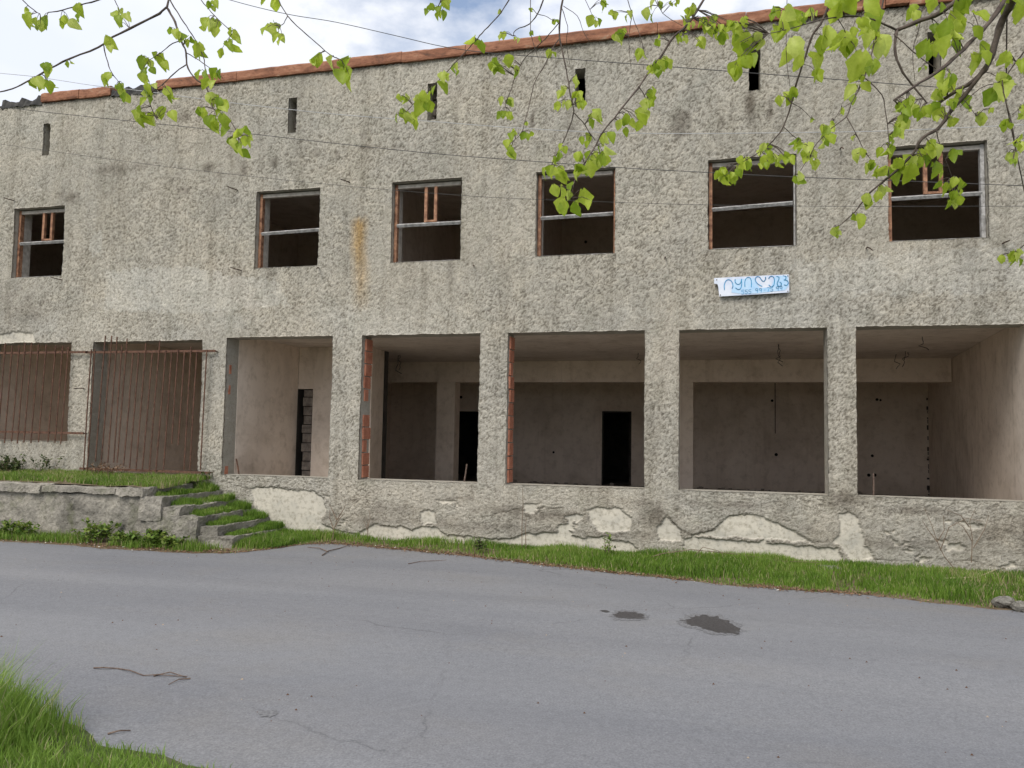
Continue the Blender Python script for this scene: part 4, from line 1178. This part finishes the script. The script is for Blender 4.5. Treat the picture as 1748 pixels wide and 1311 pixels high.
# specks of grit on the asphalt
n = 420
x = -12+18*RNG.random(n); y = 4.6+7*RNG.random(n)
ok = (y > np.interp(x, xs, ne)+.1) & (y < np.interp(x, xs, fe)); x, y = x[ok], y[ok]; n = len(x)
s_ = .004+.008*RNG.random(n)**2; z = road_z(x, y)+.001
Vv = np.stack([np.stack([x-s_, y-s_*.6, z], -1), np.stack([x+s_, y-s_*.4, z], -1), np.stack([x+s_*.2, y+s_, z], -1), np.stack([x, y, z+s_*1.1], -1)], 1).reshape(-1, 3)
o_ = np.arange(n)*4
Ft = np.concatenate([np.stack([o_, o_+1, o_+3], -1), np.stack([o_+1, o_+2, o_+3], -1), np.stack([o_+2, o_, o_+3], -1)])
gm = link('road_grit', np_mesh('road_grit', Vv, [Ft], M_LITTER, {'tint': np.repeat(np.where(RNG.random(n) < .2, .93, .1), 4)})); setp(gm, 'tiny crumbs of grit scattered over the asphalt', 'grit', kind='stuff')

# ------------------------------------------------------------------ weeds, stalks, stones, twigs
def weed(name, label, cat, px_, Y, z0, w, h, n, mat, stem, seed, leaf=.03, group=None, dry=False):
    rg = random.Random(seed)
    X = onY(px_, 800, Y).x
    loc = (X, Y, z0)
    g_ = empty(name, loc, label, cat, group)
    st = MB(); lv = []; Ff = []; tint = []
    k = max(3, n//14)
    stems = []
    for i in range(k):
        bx0 = X+(rg.random()-.5)*w*.6; by0 = Y+(rg.random()-.5)*w*.3
        hx = bx0+(rg.random()-.5)*w*.6; hy = by0+(rg.random()-.5)*w*.4; hz = h*(.5+.5*rg.random())
        P = [Vector((bx0, by0, z0-.02)), Vector((bx0*.6+hx*.4, by0*.6+hy*.4, z0+hz*.5)), Vector((hx, hy, z0+hz))]
        st.tube(P, [.006, .004, .002], 4); stems.append(P)
    st.build('stem', stem, g_, loc)
    for i in range(n):
        P = rg.choice(stems); t = .25+.75*rg.random()
        c = P[0].lerp(P[1], t*2) if t < .5 else P[1].lerp(P[2], t*2-1)
        c = c+Vector(((rg.random()-.5)*.07, (rg.random()-.5)*.07, (rg.random()-.5)*.03))
        a = Vector((rg.random()-.5, rg.random()-.5-.2, (rg.random()-.4)*.7)).normalized()
        b = a.cross(Vector((rg.random()-.5, rg.random()-.5, 1))).normalized()
        s_ = leaf*(.6+.8*rg.random()); nrm = a.cross(b)*s_*.2
        o0 = len(lv)
        lv += [c-a*s_*.2, c+a*s_*.4+b*s_*.45+nrm, c+a*s_*1.1, c+a*s_*.4-b*s_*.45+nrm, c+a*s_*.4]
        Ff += [(o0, o0+1, o0+4), (o0+1, o0+2, o0+4), (o0+2, o0+3, o0+4), (o0+3, o0, o0+4)]
        tint += [rg.random()]*5
    if n:
        me = np_mesh('foliage', np.array([tuple(v) for v in lv]), [np.array(Ff)], mat, {'tint': np.array(tint)})
        child(link('foliage', me), g_, loc)
    return g_
GW = 'leafy weeds at the foot of the terrace'
for k, (x_, w, h, n, lb) in enumerate([(40, .7, .28, 260, 'pale green weed clump at the foot of the terrace, leftmost'), (165, .75, .36, 330, 'largest pale green weed clump at the foot of the terrace'), (235, .45, .22, 120, 'small weed clump just right of the largest one by the terrace'), (535/2.913, .3, .18, 60, 'low tuft hidden beside the largest weed clump by the terrace'), (215, .6, .2, 160, 'sprawling weed clump below the middle of the terrace'), (265, .6, .26, 200, 'green weed clump below the crumbling corner of the steps'), (300, .5, .2, 140, 'rightmost low weed clump beneath the step corner')]):
    if k == 3: continue
    weed('weed_clump', lb, 'weed', x_, 11.08 if k < 2 else 10.98, .05, w, h, n, M_WEED, M_DRY, 500+k, .062, GW)
weed('weed_bush', 'dark green bush on the terrace against the wall at left edge', 'bush', 14, 12.75, 1.0, .8, .42, 420, M_WEEDD, M_DRY, 520, .05)
weed('weed_bush', 'thin dark bramble on the terrace under the short grille', 'bush', 78, 12.8, 1.02, .5, .4, 110, M_WEEDD, M_DRY, 521, .045)
weed('dry_weed', 'brown dry weed tangle at the foot of the tall grille', 'dry weed', 180, 12.75, 1.02, .9, .32, 300, M_LITTER, M_DRY, 522, .03)
weed('dry_weed', 'small dry weed at the right foot of the tall grille', 'dry weed', 345, 12.8, 1.0, .5, .2, 70, M_WEEDD, M_DRY, 523, .03)
weed('weed_plant', 'green leafy weed standing in the verge below the black back doorway', 'weed', 1040, 12.2, .06, .22, .42, 90, M_WEED, M_DRY, 524, .04)
weed('weed_plant', 'tufty dark weed in the verge left of the tall thin stalk', 'weed', 825, 12.2, .06, .28, .24, 80, M_WEEDD, M_DRY, 525, .045)

def stalks(name, label, cat, lines, mat, Y, r_, base=None):
    P0 = onY(lines[0][0][0], lines[0][0][1], Y); loc = (P0.x, Y, .06)
    first = None
    g_ = empty(name, loc, label, cat)
    for k, ln in enumerate(lines):
        P = [onY(x, y, Y-.02*k) for x, y in ln]
        if k == 0: P[0].z = .03
        MB().tube(P, [r_*(1-.6*i/(len(P)-1)) for i in range(len(P))], 5).build('stem', mat, g_, loc)
    return g_
stalks('dry_weed', 'dry forked weed stem beside the bottom step', 'dry weed', [[(567, 930), (570, 905), (575, 888)], [(575, 888), (567, 870), (562, 862)], [(575, 888), (585, 872), (590, 862)], [(571, 900), (580, 885), (588, 876)], [(570, 905), (563, 885), (563, 870)]], M_DRY, 12.6, .010)
stalks('dry_weed', 'thin tall dry stalk against the wall, tallest along the verge', 'dry weed', [[(891, 945), (891, 900), (893, 860), (892, 832)], [(898, 940), (897, 900), (899, 882)]], M_DRY, 12.7, .008)
stalks('dry_weed', 'short dry stalk against the wall below the left brick jamb', 'dry weed', [[(627, 930), (628, 900), (626, 880)], [(628, 900), (632, 885), (630, 870)], [(627, 905), (622, 890)]], M_DRY, 12.75, .007)
stalks('dry_bramble', 'brown leafless bramble against the wall under the rightmost bay', 'bramble', [[(1640, 970), (1612, 950), (1600, 925), (1590, 895), (1578, 868)], [(1600, 925), (1585, 905), (1575, 890)], [(1605, 940), (1620, 900), (1650, 885), (1680, 890)], [(1658, 960), (1660, 920), (1655, 890), (1665, 868)], [(1660, 925), (1645, 900), (1630, 890)], [(1600, 925), (1612, 905), (1610, 880)], [(1655, 900), (1640, 880), (1615, 870)], [(1662, 935), (1680, 905), (1688, 880)]], M_DRY, 12.6, .007)
stalks('dry_bramble', 'thin arching dry bramble runner low along the pale footing', 'bramble', [[(1095, 962), (1130, 945), (1180, 938), (1240, 944), (1300, 952), (1335, 958), (1400, 960)], [(1180, 955), (1200, 934), (1225, 940), (1250, 955)]], M_DRY, 12.45, .007)
def flat_twig(name, label, lines, mat, r_, zf=None, cat='twig'):
    c = onZ(*lines[0][0], .02); loc = (c.x, c.y, .02)
    g_ = empty(name, loc, label, cat)
    for ln in lines:
        P = []
        for i, (x, y) in enumerate(ln):
            p = onZ(x, y, .02); p.z = float(max(road_z(np.array(p.x), np.array(p.y)), (verge_z(np.array(p.x), np.array(p.y)) if p.y > float(far_edge(p.x)) else -1)))+r_+(.012 if (i % 2 and mat is M_TWIG) else 0)+(.05 if mat is M_STRAW else 0); P.append(p)
        MB().tube(P, [r_*(1-.5*i/(len(P)-1)) for i in range(len(P))], 6).build('twig_stem', mat, g_, loc)
flat_twig('fallen_twig', 'long thin crooked twig lying on the near asphalt', [[(160, 1140), (175, 1142), (200, 1141), (222, 1147), (245, 1153), (270, 1154), (300, 1154), (320, 1157)], [(325, 1158), (305, 1162), (288, 1168)], [(262, 1154), (290, 1150), (318, 1156)]], M_TWIG, .006)
flat_twig('fallen_twig', 'short straight twig lying beside the near grass bank', [[(184, 1252), (203, 1250), (223, 1246)]], M_TWIG, .0065)
flat_twig('fallen_twig', 'forked brown twig lying on the asphalt below the steps', [[(550, 948), (560, 942), (580, 936), (600, 930)], [(560, 942), (545, 937), (525, 934)]], M_TWIG, .010)
flat_twig('fallen_twig', 'thin straight twig lying on the asphalt right of the forked twig', [[(697, 962), (720, 959), (745, 957), (762, 957)]], M_TWIG, .006)
flat_twig('straw_stem', 'pale bent straw lying in the grass at right', [[(1610, 998), (1640, 997), (1668, 995), (1700, 982), (1735, 970)]], M_STRAW, .010, cat='straw')
flat_twig('straw_stem', 'short pale straw leaning in the grass left of the leafy green weed', [[(975, 938), (990, 950), (1006, 960)]], M_STRAW, .007, cat='straw')
def stone(label, px_, py_, s, seed, Zb, name='stone'):
    c = onZ(px_, py_, Zb)
    rg = random.Random(seed); m = MB(); nu, nv = 14, 9
    for j in range(nv+1):
        th = math.pi*j/nv
        for i in range(nu):
            ph = 2*math.pi*i/nu
            k = .55+.75*float(fbm(np.array(math.cos(ph)*1.6+seed+th), np.array(math.sin(ph)*1.6+th*1.7), seed, 4, .6))
            m.v.append((c.x+s[0]*k*math.sin(th)*math.cos(ph), c.y+s[1]*k*math.sin(th)*math.sin(ph), Zb+s[2]*.55+s[2]*k*math.cos(th)))
    for j in range(nv):
        for i in range(nu): m.f.append((j*nu+i, (j+1)*nu+i, (j+1)*nu+(i+1) % nu, j*nu+(i+1) % nu))
    setp(m.build(name, M_STONE), label, 'stone')
stone('grey fist-sized stone at the road edge, left of the two at right', 1714, 1034, (.13, .11, .075), 3, .03)
stone('grey stone at the road edge by the right picture edge', 1744, 1041, (.12, .10, .07), 9, .03)
stone('flat pale slab half buried in the grass left of the rightmost bay', 1417, 974, (.24, .12, .05), 14, .02)

# ------------------------------------------------------------------ the linden: trunk behind the camera's right, limb overhead, hanging twigs
TR = Vector((3.3, 0.7, 0.0))
tree = empty('linden_tree', TR, 'linden tree with bare dark twigs and fresh yellow-green leaves hanging overhead', 'tree')
def tpart(mb, name, mat, smooth=True): return mb.build(name, mat, tree, TR, smooth)
limb = [Vector((3.3, .72, 2.7)), Vector((2.9, 1.0, 3.3)), atdepth(2300, -420, 2.2), atdepth(1850, -290, 2.1), atdepth(1450, -260, 2.2), atdepth(1100, -240, 2.5), atdepth(700, -250, 2.6), atdepth(300, -240, 2.55), atdepth(-60, -220, 2.5)]
tpart(MB().tube([TR+Vector((0, 0, -.1)), TR+Vector((.02, 0, .4)), TR+Vector((.0, .01, 1.5)), TR+Vector((0, .02, 2.7)), TR+Vector((.08, -.05, 4.2)), TR+Vector((.0, -.2, 5.6))], [.26, .19, .165, .15, .10, .04], 14), 'trunk', M_BARK)
LR = [.085, .075, .06, .05, .042, .036, .03, .022, .012]
tpart(MB().tube(limb, LR, 8), 'limb', M_BARK)
limb2 = [limb[3], atdepth(1760, -150, 1.95), atdepth(1715, -60, 1.85)]
tpart(MB().tube(limb2, [.03, .02, .013], 8), 'limb', M_BARK)
def c1(p): return (p[0]/2.913, p[1]/2.913)
def c2(p): return (574+p[0]/2.913, p[1]/2.913)
def c3(p): return (1148+p[0]/2.913, p[1]/2.913)
BR = [   # crop mapping, depth, start width px, end width px, points
 (c1, 2.45, 4.2, 2.2, [(835, -90), (830, 35), (690, 120), (560, 185), (490, 235), (350, 290), (240, 345), (130, 410), (60, 440), (-60, 470)]),
 (c1, 2.45, 4.0, 1.5, [(830, 35), (860, 90), (885, 150), (905, 210), (925, 260), (930, 320), (960, 380), (1020, 430), (1045, 480), (1060, 540), (1110, 570), (1160, 620), (1185, 680)]),
 (c1, 2.50, 2.4, 1.4, [(838, -40), (850, 10), (900, 90), (940, 150), (985, 220), (1010, 280), (1020, 340), (1020, 400)]),
 (c1, 2.45, 1.6, 1.0, [(930, 265), (990, 300), (1060, 350), (1110, 390)]),
 (c1, 2.45, 2.0, 1.2, [(930, 320), (870, 360), (820, 410), (770, 450), (740, 480), (750, 530), (780, 590)]),
 (c1, 2.45, 2.0, 1.2, [(905, 200), (860, 215), (800, 260), (740, 300)]),
 (c1, 2.45, 1.9, 1.3, [(515, 225), (535, 310), (555, 360), (590, 410)]),
 (c1, 2.65, 2.8, 1.6, [(640, -60), (490, 0), (400, 25), (310, 50), (240, 62)]),
 (c1, 2.65, 1.8, 1.4, [(85, -50), (115, 0), (150, 35), (200, 70)]),
 (c1, 2.60, 1.8, 1.3, [(555, -60), (570, 0), (595, 50)]),
 (c1, 2.60, 1.6, 1.2, [(960, -60), (1000, 0), (1050, 60), (1110, 120), (1160, 160)]),
 (c1, 2.40, 2.0, 1.4, [(1360, -60), (1385, 0), (1430, 80), (1500, 150), (1570, 210), (1640, 270), (1700, 300)]),
 (c1, 2.40, 1.5, 1.1, [(1430, 80), (1410, 115), (1390, 130)]),
 (c2, 2.75, 1.6, 1.2, [(530, -60), (520, 0), (505, 40), (525, 55)]),
 (c2, 2.55, 2.2, 1.2, [(900, -60), (860, 0), (820, 60), (770, 120), (725, 165), (690, 205), (640, 260), (560, 345), (500, 410), (440, 470), (380, 520), (340, 570)]),
 (c2, 2.70, 2.8, 1.2, [(1040, -60), (1030, 0), (1000, 70), (960, 120), (890, 150), (880, 180)]),
 (c2, 2.60, 3.6, 1.4, [(1135, -80), (1125, 0), (1110, 110), (1110, 180), (1130, 280), (1150, 380), (1165, 470), (1180, 550), (1165, 620), (1130, 700), (1100, 760), (1070, 820)]),
 (c2, 2.60, 1.8, 1.2, [(1180, 560), (1220, 600), (1260, 660), (1290, 700)]),
 (c2, 2.60, 1.9, 1.1, [(1110, 110), (1060, 170), (1000, 230), (930, 300), (890, 380), (860, 470), (840, 530)]),
 (c2, 2.60, 2.0, 1.1, [(1112, 190), (1075, 240), (1040, 320), (990, 400), (970, 480), (945, 580), (920, 660), (880, 700)]),
 (c2, 2.60, 1.3, 0.9, [(1122, 40), (1150, 130), (1145, 200), (1160, 320)]),
 (c2, 2.60, 1.2, 0.8, [(1130, 30), (1200, 80), (1230, 160), (1260, 210)]),
 (c2, 2.70, 1.2, 0.8, [(1000, 70), (1050, 85), (1080, 105)]),
 (c2, 2.70, 1.2, 0.8, [(965, 160), (985, 230), (1010, 310)]),
 (c2, 2.20, 4.6, 1.6, [(1900, -120), (1820, 10), (1748, 120), (1680, 180), (1620, 270), (1560, 350), (1500, 440), (1440, 510), (1380, 590), (1330, 650), (1290, 720), (1250, 790), (1200, 860), (1175, 940), (1170, 985)]),
 (c2, 2.20, 2.0, 1.2, [(1500, 430), (1525, 460), (1545, 500)]),
 (c2, 2.70, 1.4, 0.9, [(1440, -60), (1450, 0), (1480, 100), (1510, 180), (1540, 290)]),
 (c2, 2.70, 1.2, 0.8, [(1210, -60), (1250, 20), (1280, 90)]),
 (c2, 2.70, 1.4, 0.9, [(1560, -60), (1600, 30), (1640, 80), (1720, 130)]),
 (c2, 2.70, 1.2, 0.8, [(1470, 90), (1455, 180), (1465, 330)]),
 (c3, 1.85, 14.0, 4.5, [(1715, -160), (1690, 0), (1640, 100), (1600, 230), (1570, 320), (1500, 400), (1430, 440), (1340, 500), (1300, 525)]),
 (c3, 1.85, 8.0, 1.3, [(1570, 320), (1480, 440), (1380, 560), (1320, 640), (1240, 690), (1190, 770), (1080, 880), (1000, 940), (950, 1000), (890, 1070), (820, 1130)]),
 (c3, 1.80, 9.0, 4.0, [(1680, -80), (1640, 20), (1560, 130), (1470, 220), (1400, 290), (1300, 370), (1200, 430), (1100, 500)]),
 (c3, 1.75, 9.0, 6.5, [(1480, -60), (1340, 60), (1240, 100), (1115, 150)]),
 (c3, 1.75, 5.5, 2.5, [(1115, 150), (1105, 240), (1130, 330), (1190, 420), (1265, 515)]),
 (c3, 1.75, 3.6, 1.3, [(1115, 150), (1000, 100), (900, 80), (750, 95), (600, 140), (480, 165)]),
 (c3, 2.00, 5.0, 1.3, [(830, -160), (790, -10), (750, 95), (700, 170), (660, 280), (620, 400), (590, 520), (550, 630), (500, 700), (440, 750), (340, 810)]),
 (c3, 1.95, 2.8, 1.2, [(1060, -80), (1030, 110), (1000, 220), (970, 340), (940, 420), (890, 510), (865, 580), (790, 640), (720, 710), (680, 780), (620, 870)]),
 (c3, 1.95, 1.6, 1.0, [(865, 580), (910, 660), (950, 740), (1000, 810)]),
 (c3, 1.95, 2.2, 1.3, [(960, 390), (1040, 470), (1060, 560), (1080, 720)]),
 (c3, 2.30, 1.4, 0.9, [(570, -60), (570, 60), (565, 180), (570, 330), (585, 430)]),
 (c3, 2.00, 1.4, 0.9, [(550, 630), (620, 690), (650, 700)]),
 (c3, 2.00, 1.2, 0.8, [(590, 510), (650, 545), (690, 590)]),
 (c3, 1.85, 3.0, 1.3, [(1830, 150), (1748, 260), (1690, 330), (1640, 400), (1530, 440), (1430, 530)]),
 (c3, 1.95, 1.9, 1.1, [(1640, 400), (1655, 500), (1690, 620), (1705, 750)]),
 (c3, 1.85, 2.2, 1.2, [(1310, 640), (1330, 720), (1370, 830), (1395, 890)]),
 (c3, 1.85, 1.3, 1.0, [(1450, 500), (1470, 520), (1510, 575)]),
 (c3, 2.10, 1.6, 1.0, [(1830, 460), (1748, 520), (1690, 570)]),
 (c3, 2.10, 1.8, 1.2, [(1800, 1190), (1748, 1220), (1700, 1270)]),
 (c3, 1.90, 1.4, 0.9, [(1240, 60), (1225, 140), (1195, 260), (1205, 400)]),
 (c3, 1.95, 1.2, 0.9, [(890, 510), (840, 540), (800, 600)]),
 (c3, 1.95, 1.8, 1.2, [(800, 60), (850, 140), (880, 200)]),
 (c3, 1.85, 2.2, 1.3, [(1100, 170), (1180, 240), (1250, 300), (1310, 340)]),
 (c3, 1.85, 1.8, 1.0, [(1500, 400), (1560, 360), (1620, 385)]),
]
branches = []           # (object, mb, list of (px,py,depth,Vector))
rg = random.Random(31)
def branch_pts(cm, d0, pts):
    pp = [cm(p) for p in pts]
    # depth carries on from the branch this one leaves
    best = None
    for b in branches:
        for (x, y, d, v) in b['p']:
            q = math.hypot(x-pp[0][0], y-pp[0][1])
            if q < 9 and (best is None or q < best[0]): best = (q, d)
    d = best[1] if best else d0
    out = []
    dr = (rg.random()-.5)*.0012
    for i in range(len(pp)-1):
        p0 = pp[max(0, i-1)]; p1 = pp[i]; p2 = pp[i+1]; p3 = pp[min(len(pp)-1, i+2)]
        for k in range(3):
            t = k/3.0
            f = lambda c: 0.5*((2*p1[c])+(p2[c]-p0[c])*t+(2*p0[c]-5*p1[c]+4*p2[c]-p3[c])*t*t+(3*p1[c]-p0[c]-3*p2[c]+p3[c])*t**3)
            out.append((f(0), f(1)))
    out.append(pp[-1])
    res = []; L = 0
    for i, (x, y) in enumerate(out):
        if i: L += math.hypot(x-out[i-1][0], y-out[i-1][1])
        dd = d+dr*L+math.sin(L*.035+d*9)*.012
        jx, jy = (rg.random()-.5)*1.2, (rg.random()-.5)*1.2
        res.append((x, y, dd, atdepth(x+jx, y+jy, dd)))
    return res, best is None
limb_samples = []
for L_ in (limb[1:], limb2):
    for a_, b_ in zip(L_[:-1], L_[1:]):
        for k in range(10): limb_samples.append(a_.lerp(b_, k/10))
for (cm, d0, w0, w1, pts) in BR:
    P, root = branch_pts(cm, d0, pts)
    pos = [q[3] for q in P]; n = len(P)
    wid = [(w0+(w1-w0)*i/(n-1))*.5*P[i][2]/FPX*(1+.12*math.sin(i*2.1)) for i in range(n)]
    mb = MB()
    if root:
        s0 = pos[0]
        tgt = min(limb_samples, key=lambda v: (v-s0).length+.3*abs(v.x-s0.x))
        mid_ = s0.lerp(tgt, .5)+Vector(((rg.random()-.5)*.06, (rg.random()-.5)*.06, .03))
        pos = [tgt, mid_]+pos; wid = [wid[0]*1.5, wid[0]*1.2]+wid
    mb.tube(pos, wid, 6)
    branches.append({'p': P, 'mb': mb, 'w': wid, 'leaves': []})
LEAVES = [
 (c1, 1.0, [(160, 100), (235, 110), (205, 125), (325, 100), (385, 50), (590, 85), (625, 95), (525, 215), (255, 350), (180, 420), (235, 430), (875, 170), (930, 210), (985, 245), (715, 310), (735, 370), (805, 300), (535, 400), (580, 450), (610, 460), (740, 430), (720, 480), (700, 560), (720, 590), (770, 590), (830, 465), (820, 560), (1020, 370), (1080, 380), (1040, 420), (1030, 500), (1080, 500), (1010, 565), (1110, 545), (1040, 610), (1110, 640), (1100, 600), (1220, 665), (1215, 700), (1140, 725), (1205, 750), (1030, 120), (1070, 130), (1060, 25), (1360, 20), (1130, 235), (1170, 180), (1385, 190), (1345, 150), (1595, 300)]),
 (c1, 1.45, [(1650, 320), (1710, 390), (1735, 340)]),
 (c1, .5, [(335, 320), (130, 55), (1160, 170)]),
 (c2, .8, [(490, 50), (535, 20), (530, 70), (590, 340), (535, 385), (1280, 105), (840, 175), (895, 345), (850, 510), (830, 570), (870, 575), (1060, 265), (880, 670), (945, 680), (860, 720), (875, 765), (1190, 400), (1200, 480), (1120, 460), (1140, 520), (1105, 525), (1215, 505), (1140, 745), (1110, 780), (1245, 690), (1290, 575), (1280, 590), (1375, 80), (1450, 75), (1410, 170), (1390, 190), (1510, 265), (1600, 190), (1545, 65), (1320, 10), (1590, 20), (800, 310), (850, 300), (770, 330), (810, 340)]),
 (c2, 1.05, [(500, 445), (440, 480), (400, 500), (340, 490), (430, 540), (330, 570), (370, 600), (690, 205), (1120, 850), (1080, 860), (1100, 885), (1640, 310), (1600, 340), (1560, 350), (1560, 470), (1545, 520), (1500, 600), (1440, 590), (1420, 620), (1530, 580), (1335, 690), (1340, 760), (1290, 780), (1320, 800), (1215, 790), (1250, 840), (1200, 850)]),
 (c2, 1.25, [(1120, 960), (1185, 945), (1225, 985), (1130, 1020), (1190, 1040)]),
 (c2, .42, [(815, 60), (965, 50), (1080, 110), (1010, 190), (970, 165), (895, 200), (1690, 10), (1665, 15), (940, 620)]),
 (c3, 1.75, [(870, 20), (960, 40), (570, 110), (360, 210), (600, 245), (680, 330), (760, 190), (1035, 220), (940, 320), (1390, 230), (1400, 110), (1500, 110), (1720, 50), (1450, 30), (1530, 270), (1640, 465), (1150, 840)]),
 (c3, 1.3, [(800, 40), (540, 150), (340, 260), (420, 200), (370, 310), (330, 350), (840, 195), (850, 230), (920, 240), (970, 150), (940, 130), (1000, 330), (915, 460), (1380, 180), (1300, 150), (1270, 240), (1660, 400), (1350, 430), (1200, 60), (1300, 20), (1690, 10), (1230, 770), (1300, 750), (1110, 820), (1060, 860), (1320, 840), (1380, 430), (1350, 380), (1420, 490)]),
 (c3, .95, [(580, 470), (560, 490), (470, 740), (500, 800), (460, 800), (555, 780), (375, 815), (320, 850), (265, 870), (280, 890), (240, 860), (630, 715), (665, 745), (680, 750), (765, 655), (765, 695), (695, 810), (630, 880), (940, 770), (995, 830), (1110, 680), (1060, 750), (1120, 630), (1150, 600), (1140, 530), (1200, 540), (1290, 540), (1330, 570), (1370, 600), (1380, 530), (1320, 470), (1160, 560), (1250, 560), (1180, 510), (1740, 330), (1670, 290), (1040, 950), (970, 990), (930, 1095), (825, 1155), (1260, 800), (1280, 720), (1385, 770), (1360, 930), (1410, 970), (1420, 920), (1395, 985), (1520, 590), (1660, 620), (1690, 785), (1735, 700), (1740, 560), (1690, 1280), (1720, 1260), (1660, 1290)]),
 (c3, .75, [(90, 60), (60, 100), (80, 130), (170, 130), (180, 160), (200, 100), (250, 190), (260, 150), (280, 130), (310, 130), (350, 110), (45, 190), (130, 210), (500, 60), (100, 45), (640, 90), (690, 65), (320, 160), (150, 110), (220, 140)]),
 (c3, .45, [(905, 680), (690, 590), (1250, 340), (1575, 550), (840, 550), (790, 610), (940, 390), (1470, 540)]),
]
def leaf_mesh(seed):
    r = random.Random(seed)
    rows = 7; V_, F_, vein, tint = [], [], [], []
    curl = .2+.9*r.random(); fold = .25+.75*r.random(); bend = (r.random()-.5)*.45
    kw = .85+.3*r.random(); prof = [.10, .38*kw, .50*kw, .50, .40*kw, .23, .0]
    for i in range(rows):
        t = i/(rows-1)
        w = prof[i]*.88
        y0 = -t
        for j, k in enumerate((-1, -.5, 0, .5, 1)):
            x = k*w+bend*t*t
            yy = y0+(.10*abs(k) if i == 0 else 0)+(-.05*abs(k) if i in (1,) else 0)
            z = abs(k)*w*fold*(1-.5*t) - curl*t*t*.6 + .035*math.sin(i*2.4+k*3+seed)
            if abs(k) == 1 and 0 < i < rows-1: x *= 1+.05*(1 if i % 2 else -1)
            V_.append((x, yy, z)); vein.append(1.0 if k == 0 else 0.0)
    for i in range(rows-1):
        for j in range(4):
            a = i*5+j; F_.append((a, a+5, a+6, a+1))
    return np.array(V_), np.array(F_), np.array(vein)
LM = [leaf_mesh(900+k) for k in range(14)]
LMESH = [np_mesh('leaf', v, [f], M_LEAF, {'vein': ve, 'tint': np.full(len(v), k*.071)}, smooth=True) for k, (v, f, ve) in enumerate(LM)]
all_leaves = []
rg = random.Random(77)
for (cm, sz, pts) in LEAVES:
    for p in pts:
        x, y = cm(p)
        best = None
        for bi, b in enumerate(branches):
            for (bx0, by0, d, v) in b['p']:
                q = math.hypot(bx0-x, by0-y)
                if best is None or q < best[0]: best = (q, bi, d, v)
        nl = 3 if .6 < sz < 1.1 else 2
        if cm is c3 and .7 < sz < 1.2: nl += 1
        elif cm is c3 and sz > 1.1: nl = 3
        for k in range(nl):
            s_px = 22.0*sz*(1 if k == 0 else .74)*(.75+.45*rg.random())
            dd = best[2]+(rg.random()-.5)*.07
            ox, oy = (0, 0) if k == 0 else ((rg.random()-.5)*22*sz, (rg.random()-.35)*18*sz)
            all_leaves.append((s_px*dd/FPX, x+ox, y+oy, s_px, dd, best[1], best[3]))
all_leaves.sort(key=lambda t: -t[3])
restV, restF, restVe, restT = [], [], [], []; off = 0
for i, (s_, x, y, spx, dd, bi, bv) in enumerate(all_leaves):
    basep = atdepth(x+(rg.random()-.5)*4, y-spx*.45, dd)
    # leaves hang: tip mostly down, face turned at random
    down = Vector((rg.gauss(0, .45), rg.gauss(0, .45), -1)).normalized()
    face = Vector((rg.gauss(0, .6), -1+rg.gauss(0, .5), .5+rg.gauss(0, .4)))
    yv = -down; zv = (face-face.dot(yv)*yv).normalized(); xv = yv.cross(zv)
    Mx = Matrix((xv, yv, zv)).transposed().to_4x4()
    wsc = .8+.3*rg.random()
    Mx = Matrix.Translation(basep) @ Mx @ Matrix.Diagonal((s_*wsc, s_, s_, 1))
    mid_ = bv.lerp(basep, .55)+Vector((0, 0, .006))
    if (bv-basep).length < .16:
        branches[bi]['mb'].tube([bv, mid_, basep], [.0011, .0009, .0007], 4, False)
    k = rg.randrange(14)
    if i < 290: branches[bi]['leaves'].append((k, Mx))
    else:
        v, f, ve = LM[k]
        m3 = np.array(Mx)
        restV.append(v@m3[:3, :3].T+m3[:3, 3]); restF.append(f+off); off += len(v); restVe.append(ve); restT.append(np.full(len(v), rg.random()))
for b in branches:
    o = tpart(b['mb'], 'branch', M_BARK)
    for (k, Mx) in b['leaves']:
        lf = bpy.data.objects.new('leaf', LMESH[k]); COL.objects.link(lf)
        lf.parent = o; lf.matrix_basis = Mx
if restV:
    me = np_mesh('small_leaves', np.concatenate(restV), [np.concatenate(restF)], M_LEAF, {'vein': np.concatenate(restVe), 'tint': np.concatenate(restT)}, smooth=True)
    o = link('small_leaves', me); o['kind'] = 'stuff'; child(o, tree, TR)
